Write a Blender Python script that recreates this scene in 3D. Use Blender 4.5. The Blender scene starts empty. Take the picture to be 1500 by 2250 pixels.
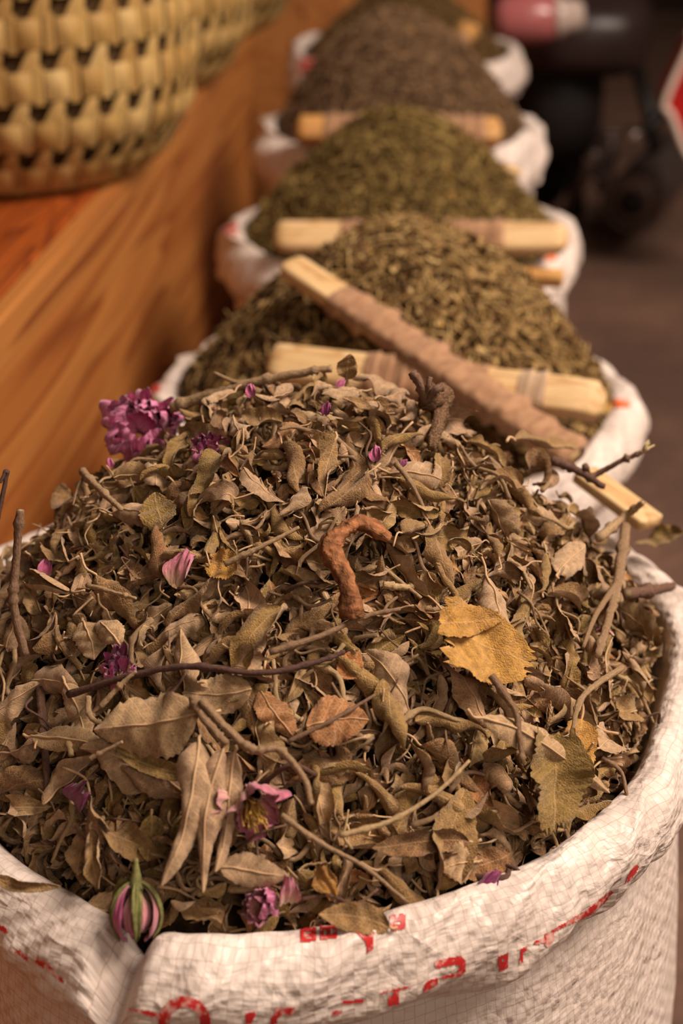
import bpy, math, random
import numpy as np
from mathutils import Vector, Matrix
from mathutils.bvhtree import BVHTree

random.seed(7)
RNG = np.random.default_rng(7)
SC = bpy.context.scene
COL = SC.collection
PI = math.pi

# ------------------------------------------------------------------ camera, light, exposure
PITCH, YAW = math.radians(27.8), math.radians(2.43)
CAM = Vector((0.05, 0.0, 1.03))
cd = bpy.data.cameras.new('camera')
cd.sensor_fit = 'HORIZONTAL'; cd.sensor_width = 24.0; cd.lens = 50.0
cd.clip_start = 0.02; cd.clip_end = 60
cd.dof.use_dof = True; cd.dof.focus_distance = 0.80; cd.dof.aperture_fstop = 4.6
cam = bpy.data.objects.new('camera', cd); COL.objects.link(cam)
cam.location = CAM; cam.rotation_euler = (PI/2 - PITCH, 0, YAW)
SC.camera = cam

world = bpy.data.worlds.new('world'); SC.world = world; world.use_nodes = True
wn = world.node_tree.nodes; bgn = wn['Background']
bgn.inputs[0].default_value = (1.0, 0.70, 0.50, 1); bgn.inputs[1].default_value = 0.08

def area(name, loc, target, size, power, color):
    l = bpy.data.lights.new(name, 'AREA'); l.shape = 'RECTANGLE'; l.size, l.size_y = size
    l.energy = power; l.color = color
    o = bpy.data.objects.new(name, l); COL.objects.link(o); o.location = loc
    o.rotation_euler = (Vector(target) - Vector(loc)).to_track_quat('-Z', 'Y').to_euler()
    return o
# daylight falling into the souk lane from above the street on the right
area('street_daylight', (1.7, 0.9, 2.9), (0.0, 1.0, 0.5), (1.0, 1.5), 146, (1.0, 0.84, 0.70))
# daylight from the open lane behind the photographer
area('lane_daylight', (1.1, -1.5, 2.3), (0.0, 1.0, 0.5), (1.2, 1.0), 17, (1.0, 0.82, 0.66))

SC.view_settings.view_transform = 'Standard'
SC.view_settings.look = 'None'
SC.view_settings.exposure = 0.10
SC.view_settings.gamma = 1.0
SC.view_settings.use_curve_mapping = False

# ------------------------------------------------------------------ picture ray helpers (to find where things stand)
FPX = 3125.0
_f = Vector((-math.sin(YAW)*math.cos(PITCH), math.cos(YAW)*math.cos(PITCH), -math.sin(PITCH)))
_r = Vector((math.cos(YAW), math.sin(YAW), 0)); _u = _r.cross(_f)
def ray(px, py): return (_f + _r*((px-750)/FPX) + _u*((1125-py)/FPX))
def at_z(px, py, z):
    d = ray(px, py); return CAM + d*((z-CAM.z)/d.z)
def at_y(px, py, y):
    d = ray(px, py); return CAM + d*((y-CAM.y)/d.y)

# ------------------------------------------------------------------ mesh helpers
def tag(o, label=None, cat=None, group=None, kind=None):
    if label: o['label'] = label
    if cat: o['category'] = cat
    if group: o['group'] = group
    if kind: o['kind'] = kind
    return o

def new_mesh(name, verts, faces, mat=None, uv=None, attrs=None, smooth=True):
    """verts (n,3); faces list/array; uv per vertex (n,2); attrs {name: per-vertex float}"""
    me = bpy.data.meshes.new(name)
    verts = np.asarray(verts, dtype=np.float32)
    if isinstance(faces, np.ndarray):
        k = faces.shape[1]; nf = len(faces)
        me.vertices.add(len(verts)); me.vertices.foreach_set('co', verts.ravel())
        me.loops.add(nf*k); me.loops.foreach_set('vertex_index', faces.astype(np.int32).ravel())
        me.polygons.add(nf); me.polygons.foreach_set('loop_start', np.arange(0, nf*k, k, dtype=np.int32))
        me.update(calc_edges=True)
    else:
        me.from_pydata(verts.tolist(), [], faces); me.update()
    if uv is not None:
        li = np.empty(len(me.loops), dtype=np.int32); me.loops.foreach_get('vertex_index', li)
        l = me.uv_layers.new(name='UVMap')
        l.data.foreach_set('uv', np.asarray(uv, dtype=np.float32)[li].ravel())
    for k, a in (attrs or {}).items():
        at = me.attributes.new(k, 'FLOAT', 'POINT'); at.data.foreach_set('value', np.asarray(a, dtype=np.float32))
    me.polygons.foreach_set('use_smooth', np.full(len(me.polygons), smooth))
    if mat: me.materials.append(mat)
    me.validate(); me.update()
    return me

def link(name, me, parent=None, mw=None):
    o = bpy.data.objects.new(name, me); COL.objects.link(o)
    if parent: o.parent = parent
    if mw is not None: o.matrix_world = mw if not parent else mw
    return o
def empty(name, loc=(0,0,0)):
    o = bpy.data.objects.new(name, None); COL.objects.link(o); o.location = loc; o.empty_display_size = .02
    return o

def grid_faces(nu, nv, close_u=False, off=0, flip=False):
    """vertices indexed u*nv+v"""
    iu = np.arange(nu if close_u else nu-1); iv = np.arange(nv-1)
    U_, V_ = np.meshgrid(iu, iv, indexing='ij'); U2 = (U_+1) % nu
    f = np.stack([U_*nv+V_, U2*nv+V_, U2*nv+V_+1, U_*nv+V_+1], -1).reshape(-1, 4) + off
    return f[:, ::-1].copy() if flip else f

class Buf:
    def __init__(s): s.v=[]; s.f=[]; s.uv=[]; s.a={}; s.n=0
    def add(s, v, f, uv=None, **at):
        v = np.asarray(v, float); s.v.append(v); s.f.append(np.asarray(f)+s.n)
        s.uv.append(np.zeros((len(v),2)) if uv is None else uv)
        for k in set(list(at)+list(s.a)):
            s.a.setdefault(k, []); 
            while len(s.a[k]) < len(s.v)-1: s.a[k].append(np.zeros(len(s.v[len(s.a[k])])))
            x = at.get(k, 0.0); s.a[k].append(np.full(len(v), x) if np.isscalar(x) else np.asarray(x))
        s.n += len(v)
    def mesh(s, name, mat, smooth=True):
        return new_mesh(name, np.concatenate(s.v), np.concatenate(s.f), mat, np.concatenate(s.uv),
                        {k: np.concatenate(x) for k, x in s.a.items()}, smooth)

def box_arr(lo, hi, bev=0.0):
    x0,y0,z0 = lo; x1,y1,z1 = hi
    v = np.array([[x0,y0,z0],[x1,y0,z0],[x1,y1,z0],[x0,y1,z0],[x0,y0,z1],[x1,y0,z1],[x1,y1,z1],[x0,y1,z1]], float)
    f = np.array([[0,3,2,1],[4,5,6,7],[0,1,5,4],[1,2,6,5],[2,3,7,6],[3,0,4,7]])
    return v, f
def add_bevel(o, w=.003, seg=3):
    m = o.modifiers.new('bevel', 'BEVEL'); m.width = w; m.segments = seg; m.limit_method = 'ANGLE'
    return o

def frames(pts):
    """parallel transport frames along polyline"""
    pts = np.asarray(pts, float); n = len(pts)
    t = np.gradient(pts, axis=0); t /= np.linalg.norm(t, axis=1)[:,None]+1e-12
    a = np.array([0,0,1.]) if abs(t[0][2]) < .9 else np.array([1.,0,0])
    N = np.empty_like(pts); x = a - t[0]*(a@t[0]); N[0] = x/np.linalg.norm(x)
    for i in range(1, n):
        x = N[i-1] - t[i]*(N[i-1]@t[i]); N[i] = x/(np.linalg.norm(x)+1e-12)
    return t, N, np.cross(t, N)
def tube_arr(pts, rad, k=8, ex=1.0, rough=0.0, seed=0, caps=True):
    pts = np.asarray(pts, float); n = len(pts); rad = np.broadcast_to(np.asarray(rad, float), (n,)).copy()
    t, N, B = frames(pts); rg = np.random.default_rng(seed)
    if caps:
        pts = np.vstack([pts[:1], pts, pts[-1:]]); rad = np.concatenate([[rad[0]*.02], rad, [rad[-1]*.02]])
        N = np.vstack([N[:1], N, N[-1:]]); B = np.vstack([B[:1], B, B[-1:]]); n += 2
    a = np.linspace(0, 2*PI, k, endpoint=False)
    rr = rad[:,None]*(1+rough*rg.normal(size=(n,k)))
    v = pts[:,None,:] + rr[...,None]*(np.cos(a)[None,:,None]*N[:,None,:]*ex + np.sin(a)[None,:,None]*B[:,None,:])
    idx = np.arange(n*k).reshape(n,k)
    f = np.stack([idx[:-1], np.roll(idx[:-1],-1,1), np.roll(idx[1:],-1,1), idx[1:]], -1).reshape(-1,4)
    s = np.concatenate([[0], np.cumsum(np.linalg.norm(np.diff(pts,axis=0),axis=1))])
    uv = np.stack([np.repeat(s,k)*100, np.tile(a/(2*PI),n)], -1)
    return v.reshape(-1,3), f, uv
def spline(pts, n):
    pts = np.asarray(pts, float); m = len(pts)
    if m == 2: return pts[0] + (pts[1]-pts[0])*np.linspace(0,1,n)[:,None]
    P = np.vstack([2*pts[0]-pts[1], pts, 2*pts[-1]-pts[-2]]); out = []
    for u in np.linspace(0, m-1-1e-6, n):
        i = int(u); t = u-i; p0,p1,p2,p3 = P[i:i+4]
        out.append(.5*((2*p1)+(-p0+p2)*t+(2*p0-5*p1+4*p2-p3)*t*t+(-p0+3*p1-3*p2+p3)*t**3))
    return np.array(out)

# ------------------------------------------------------------------ materials
def mat(name):
    m = bpy.data.materials.new(name); m.use_nodes = True
    nt = m.node_tree; return m, nt, nt.nodes['Principled BSDF']
def N(nt, typ, **kw):
    n = nt.nodes.new(typ)
    for k, v in kw.items():
        if k.startswith('i_'):
            key = k[2:]; key = int(key) if key.isdigit() else key
            n.inputs[key].default_value = v
        else: setattr(n, k, v)
    return n
def L(nt, a, b): nt.links.new(a, b)
def math_(nt, op, a, b=None, c=None):
    n = nt.nodes.new('ShaderNodeMath'); n.operation = op
    for i, x in enumerate((a, b, c)):
        if x is None: continue
        if isinstance(x, (int, float)): n.inputs[i].default_value = x
        else: nt.links.new(x, n.inputs[i])
    return n.outputs[0]
def mixc(nt, fac, a, b, blend='MIX'):
    n = nt.nodes.new('ShaderNodeMix'); n.data_type = 'RGBA'; n.blend_type = blend
    for i, x in ((0, fac), (6, a), (7, b)):
        if isinstance(x, (int, float)): n.inputs[i].default_value = x
        elif isinstance(x, tuple): n.inputs[i].default_value = (*x[:3], 1)
        else: nt.links.new(x, n.inputs[i])
    return n.outputs[2]
def ramp(nt, fac, stops, interp='LINEAR'):
    n = nt.nodes.new('ShaderNodeValToRGB'); e = n.color_ramp.elements; n.color_ramp.interpolation = interp
    while len(e) < len(stops): e.new(.5)
    for el, (p, c) in zip(e, stops): el.position = p; el.color = (*c, 1)
    nt.links.new(fac, n.inputs[0]); return n.outputs[0]
def bump(nt, h, strength, dist, normal=None):
    n = nt.nodes.new('ShaderNodeBump'); n.inputs['Strength'].default_value = strength; n.inputs['Distance'].default_value = dist
    nt.links.new(h, n.inputs['Height'])
    if normal: nt.links.new(normal, n.inputs['Normal'])
    return n.outputs[0]
def attr(nt, name): return N(nt, 'ShaderNodeAttribute', attribute_name=name).outputs['Fac']
def s2l(r, g, b):
    return tuple(((c/255)/12.92 if c/255 < .04045 else ((c/255+.055)/1.055)**2.4) for c in (r, g, b))

def leaf_material():
    m, nt, p = mat('sage_leaf')
    uv = N(nt, 'ShaderNodeUVMap', uv_map='UVMap').outputs[0]
    rnd = attr(nt, 'rnd'); side = attr(nt, 'side')
    oi = N(nt, 'ShaderNodeObjectInfo').outputs['Random']
    jit = math_(nt, 'ADD', rnd, math_(nt, 'MULTIPLY', math_(nt, 'SUBTRACT', oi, .5), .07))
    top = ramp(nt, jit, [(0.0, (.165,.120,.028)), (.22, (.220,.152,.042)), (.42, (.240,.160,.066)), (.60, (.165,.095,.042)),
                         (.72, (.230,.115,.045)), (.80, (.30,.125,.040)), (.88, (.40,.235,.050)), (1.0, (.43,.27,.065))])
    bot = ramp(nt, jit, [(0.0, (.260,.195,.085)), (.22, (.310,.230,.125)), (.42, (.365,.280,.195)), (.60, (.270,.190,.130)),
                         (.72, (.300,.190,.100)), (.80, (.29,.135,.050)), (.88, (.42,.26,.09)), (1.0, (.52,.36,.16))])
    base = mixc(nt, side, top, bot)
    sep = N(nt, 'ShaderNodeSeparateXYZ'); L(nt, uv, sep.inputs[0])
    av = math_(nt, 'ABSOLUTE', sep.outputs[1])
    off = N(nt, 'ShaderNodeCombineXYZ'); L(nt, math_(nt, 'MULTIPLY', rnd, 71.3), off.inputs[0])
    va = N(nt, 'ShaderNodeVectorMath', operation='ADD'); L(nt, uv, va.inputs[0]); L(nt, off.outputs[0], va.inputs[1])
    vor = N(nt, 'ShaderNodeTexVoronoi', feature='DISTANCE_TO_EDGE', i_Scale=4.6); L(nt, va.outputs[0], vor.inputs['Vector'])
    net = N(nt, 'ShaderNodeMapRange', interpolation_type='SMOOTHSTEP'); L(nt, vor.outputs['Distance'], net.inputs[0])
    net.inputs[1].default_value = 0.0; net.inputs[2].default_value = .085; net.inputs[3].default_value = 1; net.inputs[4].default_value = 0
    # side veins sweeping forward from the midrib
    wob = N(nt, 'ShaderNodeTexNoise', i_Scale=1.2); L(nt, va.outputs[0], wob.inputs['Vector'])
    q = math_(nt, 'SUBTRACT', sep.outputs[0], math_(nt, 'MULTIPLY', av, .75))
    q = math_(nt, 'ADD', q, math_(nt, 'MULTIPLY', wob.outputs[0], .25))
    fr = math_(nt, 'FRACT', math_(nt, 'DIVIDE', q, .62))
    sv = N(nt, 'ShaderNodeMapRange', interpolation_type='SMOOTHSTEP'); L(nt, math_(nt, 'ABSOLUTE', math_(nt, 'SUBTRACT', fr, .5)), sv.inputs[0])
    sv.inputs[1].default_value = 0; sv.inputs[2].default_value = .09; sv.inputs[3].default_value = 1; sv.inputs[4].default_value = 0
    mr = N(nt, 'ShaderNodeMapRange', interpolation_type='SMOOTHSTEP'); L(nt, av, mr.inputs[0])
    mr.inputs[1].default_value = .02; mr.inputs[2].default_value = .07; mr.inputs[3].default_value = 1; mr.inputs[4].default_value = 0
    vein = math_(nt, 'MAXIMUM', math_(nt, 'MAXIMUM', math_(nt, 'MULTIPLY', net.outputs[0], .75), math_(nt, 'MULTIPLY', sv.outputs[0], .75)), mr.outputs[0])
    ns = N(nt, 'ShaderNodeTexNoise', i_Scale=2.2, i_Detail=4.0); L(nt, va.outputs[0], ns.inputs['Vector'])
    c = mixc(nt, 1.0, base, ramp(nt, ns.outputs[0], [(.25, (.55,.52,.48)), (.7, (1.2,1.2,1.15))]), 'MULTIPLY')
    light = mixc(nt, .62, c, (.62,.48,.29))
    vf = math_(nt, 'MULTIPLY', vein, math_(nt, 'ADD', math_(nt, 'MULTIPLY', side, .35), .45))
    c = mixc(nt, vf, c, light)
    c = mixc(nt, 1.0, c, (1.16,.97,.86), 'MULTIPLY')
    L(nt, c, p.inputs['Base Color'])
    peb = N(nt, 'ShaderNodeTexVoronoi', feature='F1', i_Scale=11.0); L(nt, va.outputs[0], peb.inputs['Vector'])
    fz = N(nt, 'ShaderNodeTexNoise', i_Scale=30.0, i_Detail=2.0); L(nt, va.outputs[0], fz.inputs['Vector'])
    pebble = math_(nt, 'MULTIPLY', math_(nt, 'SUBTRACT', .6, peb.outputs['Distance']), math_(nt, 'SUBTRACT', 1.0, math_(nt, 'MULTIPLY', side, .8)))
    hh = math_(nt, 'ADD', math_(nt, 'MULTIPLY', pebble, .9), math_(nt, 'MULTIPLY', fz.outputs[0], .45))
    hh = math_(nt, 'ADD', hh, math_(nt, 'MULTIPLY', vein, .25))
    L(nt, bump(nt, hh, .7, .0008), p.inputs['Normal'])
    p.inputs['Roughness'].default_value = .9; p.inputs['Specular IOR Level'].default_value = .15
    p.inputs['Sheen Weight'].default_value = .25; p.inputs['Sheen Roughness'].default_value = .6
    p.inputs['Sheen Tint'].default_value = (1,.85,.7,1)
    return m
M_LEAF = leaf_material()

def twig_material():
    m, nt, p = mat('dry_twig')
    uv = N(nt, 'ShaderNodeUVMap', uv_map='UVMap').outputs[0]
    rnd = attr(nt, 'rnd')
    mp = N(nt, 'ShaderNodeMapping'); mp.inputs['Scale'].default_value = (3, 9, 1); L(nt, uv, mp.inputs[0])
    ns = N(nt, 'ShaderNodeTexNoise', i_Scale=1.6, i_Detail=5.0); L(nt, mp.outputs[0], ns.inputs['Vector'])
    base = ramp(nt, rnd, [(0, (.080,.042,.036)), (.25, (.16,.090,.062)), (.5, (.27,.175,.105)), (.8, (.37,.255,.145)), (1, (.50,.37,.19))])
    c = mixc(nt, 1.0, base, ramp(nt, ns.outputs[0], [(.3, (.6,.55,.5)), (.7, (1.25,1.2,1.15))]), 'MULTIPLY')
    tip = attr(nt, 'tip'); c = mixc(nt, tip, c, (.55,.42,.22))
    L(nt, c, p.inputs['Base Color']); p.inputs['Roughness'].default_value = .8; p.inputs['Specular IOR Level'].default_value = .2
    L(nt, bump(nt, ns.outputs[0], .6, .0008), p.inputs['Normal'])
    return m
M_TWIG = twig_material()

def petal_material(name, inner, outer, edge):
    m, nt, p = mat(name)
    uv = N(nt, 'ShaderNodeUVMap', uv_map='UVMap').outputs[0]
    sep = N(nt, 'ShaderNodeSeparateXYZ'); L(nt, uv, sep.inputs[0])
    mp = N(nt, 'ShaderNodeMapping'); mp.inputs['Scale'].default_value = (14, 2.5, 1); L(nt, uv, mp.inputs[0])
    ns = N(nt, 'ShaderNodeTexNoise', i_Scale=1.5, i_Detail=4.0, i_Distortion=.6); L(nt, mp.outputs[0], ns.inputs['Vector'])
    c = ramp(nt, math_(nt, 'ADD', sep.outputs[1], math_(nt, 'MULTIPLY', math_(nt, 'SUBTRACT', ns.outputs[0], .5), .5)), [(0, inner), (.45, outer), (1, edge)])
    c = mixc(nt, 1.0, c, ramp(nt, ns.outputs[0], [(.3, (.62,.55,.6)), (.65, (1.15,1.1,1.1))]), 'MULTIPLY')
    L(nt, c, p.inputs['Base Color']); p.inputs['Roughness'].default_value = .65; p.inputs['Sheen Weight'].default_value = .3
    p.inputs['Specular IOR Level'].default_value = .25
    L(nt, bump(nt, ns.outputs[0], .7, .0012), p.inputs['Normal'])
    return m
M_MAGENTA = petal_material('magenta_petal', (.45,.15,.22), (.50,.095,.23), (.60,.20,.35))
M_DEEP = petal_material('deep_petal', (.20,.03,.09), (.24,.025,.12), (.30,.05,.15))
M_PINK = petal_material('pink_petal', (.62,.46,.25), (.58,.24,.25), (.52,.16,.24))
M_CREAM = petal_material('cream_petal', (.60,.45,.24), (.62,.46,.30), (.52,.24,.24))

def simple(name, col, rough=.7, spec=.3, metallic=0, var=.0, scale=30, bmp=0, bdist=.001):
    m, nt, p = mat(name); p.inputs['Roughness'].default_value = rough; p.inputs['Metallic'].default_value = metallic
    p.inputs['Specular IOR Level'].default_value = spec
    tc = N(nt, 'ShaderNodeTexCoord').outputs['Object']
    ns = N(nt, 'ShaderNodeTexNoise', i_Scale=scale, i_Detail=5.0); L(nt, tc, ns.inputs['Vector'])
    lo = tuple(x*(1-var) for x in col); hi = tuple(x*(1+var) for x in col)
    L(nt, ramp(nt, ns.outputs[0], [(.3, lo), (.7, hi)]), p.inputs['Base Color'])
    if bmp: L(nt, bump(nt, ns.outputs[0], bmp, bdist), p.inputs['Normal'])
    return m
M_SEPAL = simple('sepal_green', (.17,.16,.055), .8, .2, var=.35, scale=300, bmp=.4)
M_STAMEN = simple('stamen_gold', (.55,.33,.08), .8, .2, var=.3, scale=500)
M_BARK = simple('red_bark', (.26,.105,.045), .85, .15, var=.55, scale=160, bmp=1.0, bdist=.004)
M_FUZZ = simple('brown_seed_head', (.20,.115,.065), .95, .05, var=.5, scale=700, bmp=1.0, bdist=.003)

def sack_material(name, blur=1.0):
    m, nt, p = mat(name)
    uv = N(nt, 'ShaderNodeUVMap', uv_map='UVMap').outputs[0]      # metres
    wp = N(nt, 'ShaderNodeTexNoise', i_Scale=16.0, i_Detail=2.0); L(nt, uv, wp.inputs['Vector'])
    wv = N(nt, 'ShaderNodeVectorMath', operation='MULTIPLY_ADD'); L(nt, wp.outputs['Color'], wv.inputs[0])
    wv.inputs[1].default_value = (.006,.006,0); L(nt, uv, wv.inputs[2])
    sep = N(nt, 'ShaderNodeSeparateXYZ'); L(nt, wv.outputs[0], sep.inputs[0])
    T = .0066
    a = math_(nt, 'DIVIDE', sep.outputs[0], T); b = math_(nt, 'DIVIDE', sep.outputs[1], T)
    fa = math_(nt, 'FRACT', a); fb = math_(nt, 'FRACT', b)
    da = math_(nt, 'SUBTRACT', .5, math_(nt, 'ABSOLUTE', math_(nt, 'SUBTRACT', fa, .5)))
    db = math_(nt, 'SUBTRACT', .5, math_(nt, 'ABSOLUTE', math_(nt, 'SUBTRACT', fb, .5)))
    par = math_(nt, 'MODULO', math_(nt, 'ADD', math_(nt, 'FLOOR', a), math_(nt, 'FLOOR', b)), 2.0)
    par = math_(nt, 'ABSOLUTE', par)
    # tape edges: warp tapes show their vertical edges, weft tapes their horizontal ones
    e = math_(nt, 'ADD', math_(nt, 'MULTIPLY', par, da), math_(nt, 'MULTIPLY', math_(nt, 'SUBTRACT', 1.0, par), db))
    edge = N(nt, 'ShaderNodeMapRange', interpolation_type='SMOOTHSTEP'); L(nt, e, edge.inputs[0])
    edge.inputs[1].default_value = 0.0; edge.inputs[2].default_value = .09; edge.inputs[3].default_value = 1; edge.inputs[4].default_value = 0
    cr = N(nt, 'ShaderNodeTexNoise', i_Scale=58.0, i_Detail=3.0, i_Roughness=.5, i_Distortion=.6); L(nt, uv, cr.inputs['Vector'])
    mp = N(nt, 'ShaderNodeMapping'); mp.inputs['Scale'].default_value = (22, 95, 1); L(nt, uv, mp.inputs[0])
    fold = N(nt, 'ShaderNodeTexNoise', i_Scale=1.0, i_Detail=2.0, i_Distortion=.2); L(nt, mp.outputs[0], fold.inputs['Vector'])
    dirt = N(nt, 'ShaderNodeTexNoise', i_Scale=9.0, i_Detail=6.0); L(nt, uv, dirt.inputs['Vector'])
    base = ramp(nt, dirt.outputs[0], [(.3, (.62,.50,.44)), (.65, (.76,.645,.585))])
    base = mixc(nt, math_(nt, 'MULTIPLY', par, .16), base, (.66,.56,.49))
    base = mixc(nt, math_(nt, 'MULTIPLY', edge.outputs[0], .7), base, (.40,.26,.18))
    L(nt, base, p.inputs['Base Color'])
    tape = math_(nt, 'ADD', math_(nt, 'MULTIPLY', par, math_(nt, 'SUBTRACT', da, db)), math_(nt, 'MULTIPLY', math_(nt, 'SUBTRACT', 1.0, par), math_(nt, 'SUBTRACT', db, da)))
    h1 = bump(nt, tape, .5, .0010)
    lg = N(nt, 'ShaderNodeTexNoise', i_Scale=27.0, i_Detail=2.0, i_Roughness=.4, i_Distortion=1.0); L(nt, uv, lg.inputs['Vector'])
    rid = math_(nt, 'ABSOLUTE', math_(nt, 'SUBTRACT', lg.outputs[0], .5))
    h0 = bump(nt, rid, .45, .008, h1)
    h2 = bump(nt, cr.outputs[0], .75, .0032, h0)
    h3 = bump(nt, fold.outputs[0], .5, .004, h2)
    L(nt, h3, p.inputs['Normal'])
    p.inputs['Roughness'].default_value = .42; p.inputs['Specular IOR Level'].default_value = .4
    return m
M_SACK = sack_material('woven_plastic_sack')

def print_material(name, col):
    m, nt, p = mat(name)
    tc = N(nt, 'ShaderNodeTexCoord').outputs['Object']
    ns = N(nt, 'ShaderNodeTexNoise', i_Scale=260.0, i_Detail=5.0); L(nt, tc, ns.inputs['Vector'])
    n2 = N(nt, 'ShaderNodeTexNoise', i_Scale=60.0, i_Detail=3.0); L(nt, tc, n2.inputs['Vector'])
    w = math_(nt, 'ADD', math_(nt, 'MULTIPLY', ns.outputs[0], .5), math_(nt, 'MULTIPLY', n2.outputs[0], .5))
    c = ramp(nt, w, [(.50, col), (.60, (.70,.42,.36))])
    L(nt, c, p.inputs['Base Color']); p.inputs['Roughness'].default_value = .45
    return m
M_PRINT = print_material('red_print', (.50,.018,.018))
M_PRINT_O = print_material('orange_print', (.75,.13,.03))

def herb_material(name, stops):
    m, nt, p = mat(name)
    c = ramp(nt, attr(nt, 'rnd'), stops); L(nt, c, p.inputs['Base Color'])
    p.inputs['Roughness'].default_value = .9; p.inputs['Specular IOR Level'].default_value = .15
    return m
def wood_material(name, c1, c2, c3, scale, stretch, rough=.4, coat=.0, ring=9):
    m, nt, p = mat(name)
    tc = N(nt, 'ShaderNodeTexCoord').outputs['Object']
    mp = N(nt, 'ShaderNodeMapping'); mp.inputs['Scale'].default_value = stretch; L(nt, tc, mp.inputs[0])
    n1 = N(nt, 'ShaderNodeTexNoise', i_Scale=scale, i_Detail=2.0, i_Distortion=.3); L(nt, mp.outputs[0], n1.inputs['Vector'])
    rg = math_(nt, 'FRACT', math_(nt, 'MULTIPLY', n1.outputs[0], float(ring)))
    mp2 = N(nt, 'ShaderNodeMapping'); mp2.inputs['Scale'].default_value = tuple(s*9 if s > 2 else s*1.5 for s in stretch); L(nt, tc, mp2.inputs[0])
    n2 = N(nt, 'ShaderNodeTexNoise', i_Scale=scale*2, i_Detail=5.0); L(nt, mp2.outputs[0], n2.inputs['Vector'])
    c = ramp(nt, rg, [(0, c1), (.7, c2), (.93, c3), (1, c1)])
    c = mixc(nt, .5, c, ramp(nt, n2.outputs[0], [(.35, (.55,.5,.45)), (.65, (1.15,1.1,1.05))]), 'MULTIPLY')
    L(nt, c, p.inputs['Base Color']); p.inputs['Roughness'].default_value = rough; p.inputs['Coat Weight'].default_value = coat
    p.inputs['Coat Roughness'].default_value = .3
    L(nt, bump(nt, n2.outputs[0], .12, .001), p.inputs['Normal'])
    return m
M_PANEL = wood_material('varnished_orange_pine', (.46,.185,.045), (.37,.125,.027), (.24,.065,.013), 2.0, (6, .32, 4.0), .5, .1, 7)
M_LEDGE = wood_material('varnished_red_pine', (.38,.085,.014), (.30,.06,.010), (.16,.025,.005), 3.0, (6, .8, 5), .35, .4, 7)
M_PALE = wood_material('pale_split_wood', (.72,.50,.26), (.66,.43,.20), (.50,.28,.11), 9, (1, 6, 6), .65, 0, 4)
M_GOLD = wood_material('golden_split_wood', (.62,.34,.11), (.55,.27,.075), (.40,.17,.04), 9, (1, 6, 6), .6, 0, 4)

def cloth_material(name, a, b):
    m, nt, p = mat(name)
    uv = N(nt, 'ShaderNodeUVMap', uv_map='UVMap').outputs[0]
    mp = N(nt, 'ShaderNodeMapping'); mp.inputs['Scale'].default_value = (1.4, 3, 1); L(nt, uv, mp.inputs[0])
    ns = N(nt, 'ShaderNodeTexNoise', i_Scale=1.0, i_Detail=6.0, i_Distortion=.5); L(nt, mp.outputs[0], ns.inputs['Vector'])
    L(nt, ramp(nt, ns.outputs[0], [(.3, a), (.7, b)]), p.inputs['Base Color'])
    p.inputs['Roughness'].default_value = .85; p.inputs['Sheen Weight'].default_value = .15
    L(nt, bump(nt, ns.outputs[0], .5, .003), p.inputs['Normal'])
    return m
M_WRAP = cloth_material('brown_cloth_wrap', (.25,.118,.055), (.43,.235,.125))
M_STRAP = cloth_material('beige_strap', (.42,.27,.17), (.52,.36,.23))

def straw_material():
    m, nt, p = mat('palm_straw')
    uv = N(nt, 'ShaderNodeUVMap', uv_map='UVMap').outputs[0]; rnd = attr(nt, 'rnd')
    mp = N(nt, 'ShaderNodeMapping'); mp.inputs['Scale'].default_value = (9, .8, 1); L(nt, uv, mp.inputs[0])
    off = N(nt, 'ShaderNodeCombineXYZ'); L(nt, math_(nt, 'MULTIPLY', rnd, 33.0), off.inputs[0])
    va = N(nt, 'ShaderNodeVectorMath', operation='ADD'); L(nt, mp.outputs[0], va.inputs[0]); L(nt, off.outputs[0], va.inputs[1])
    ns = N(nt, 'ShaderNodeTexNoise', i_Scale=1.5, i_Detail=3.0); L(nt, va.outputs[0], ns.inputs['Vector'])
    base = ramp(nt, rnd, [(0, (.40,.235,.075)), (.5, (.50,.32,.115)), (1, (.58,.40,.17))])
    c = mixc(nt, 1.0, base, ramp(nt, ns.outputs[0], [(.3, (.66,.6,.52)), (.65, (1.12,1.1,1.05))]), 'MULTIPLY')
    L(nt, c, p.inputs['Base Color']); p.inputs['Roughness'].default_value = .55; p.inputs['Specular IOR Level'].default_value = .35
    L(nt, bump(nt, ns.outputs[0], .35, .002), p.inputs['Normal'])
    return m
M_STRAW = straw_material()
M_WEAVE_SHADE = simple('weave_gap_shade', (.085,.045,.018), .8, .1, var=.3, scale=60)  # straw darkened to paint the shade inside the weave gaps
M_GAP_SHADE = simple('heap_gap_shade', (.045,.028,.015), .95, .05, var=.5, scale=200, bmp=.6, bdist=.004)  # shade between the leaves, put into a dark brown base colour
M_BLACKP = simple('black_plastic', (.010,.007,.006), .5, .3, var=.3, scale=12)
M_MAROON = simple('dark_maroon_paint', (.026,.013,.012), .4, .4, var=.2, scale=8)
M_STEEL = simple('dull_steel', (.14,.10,.09), .4, .5, metallic=.7, var=.3, scale=20)
M_CHROME = simple('chrome', (.75,.68,.62), .25, .5, metallic=1.0, var=.05, scale=20)
M_RUBBER = simple('tyre_rubber', (.012,.010,.010), .85, .2, var=.2, scale=60)
M_REDLENS = simple('red_lens', (.40,.115,.115), .25, .5, var=.1, scale=10)
M_CLEARLENS = simple('milky_lens', (.50,.38,.33), .25, .5, var=.1, scale=10)
M_REDCLOTH = simple('red_vinyl', (.40,.008,.008), .5, .3, var=.15, scale=14)
M_TRIM = simple('pale_piping', (.70,.55,.47), .6, .3, var=.1, scale=30)

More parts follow.
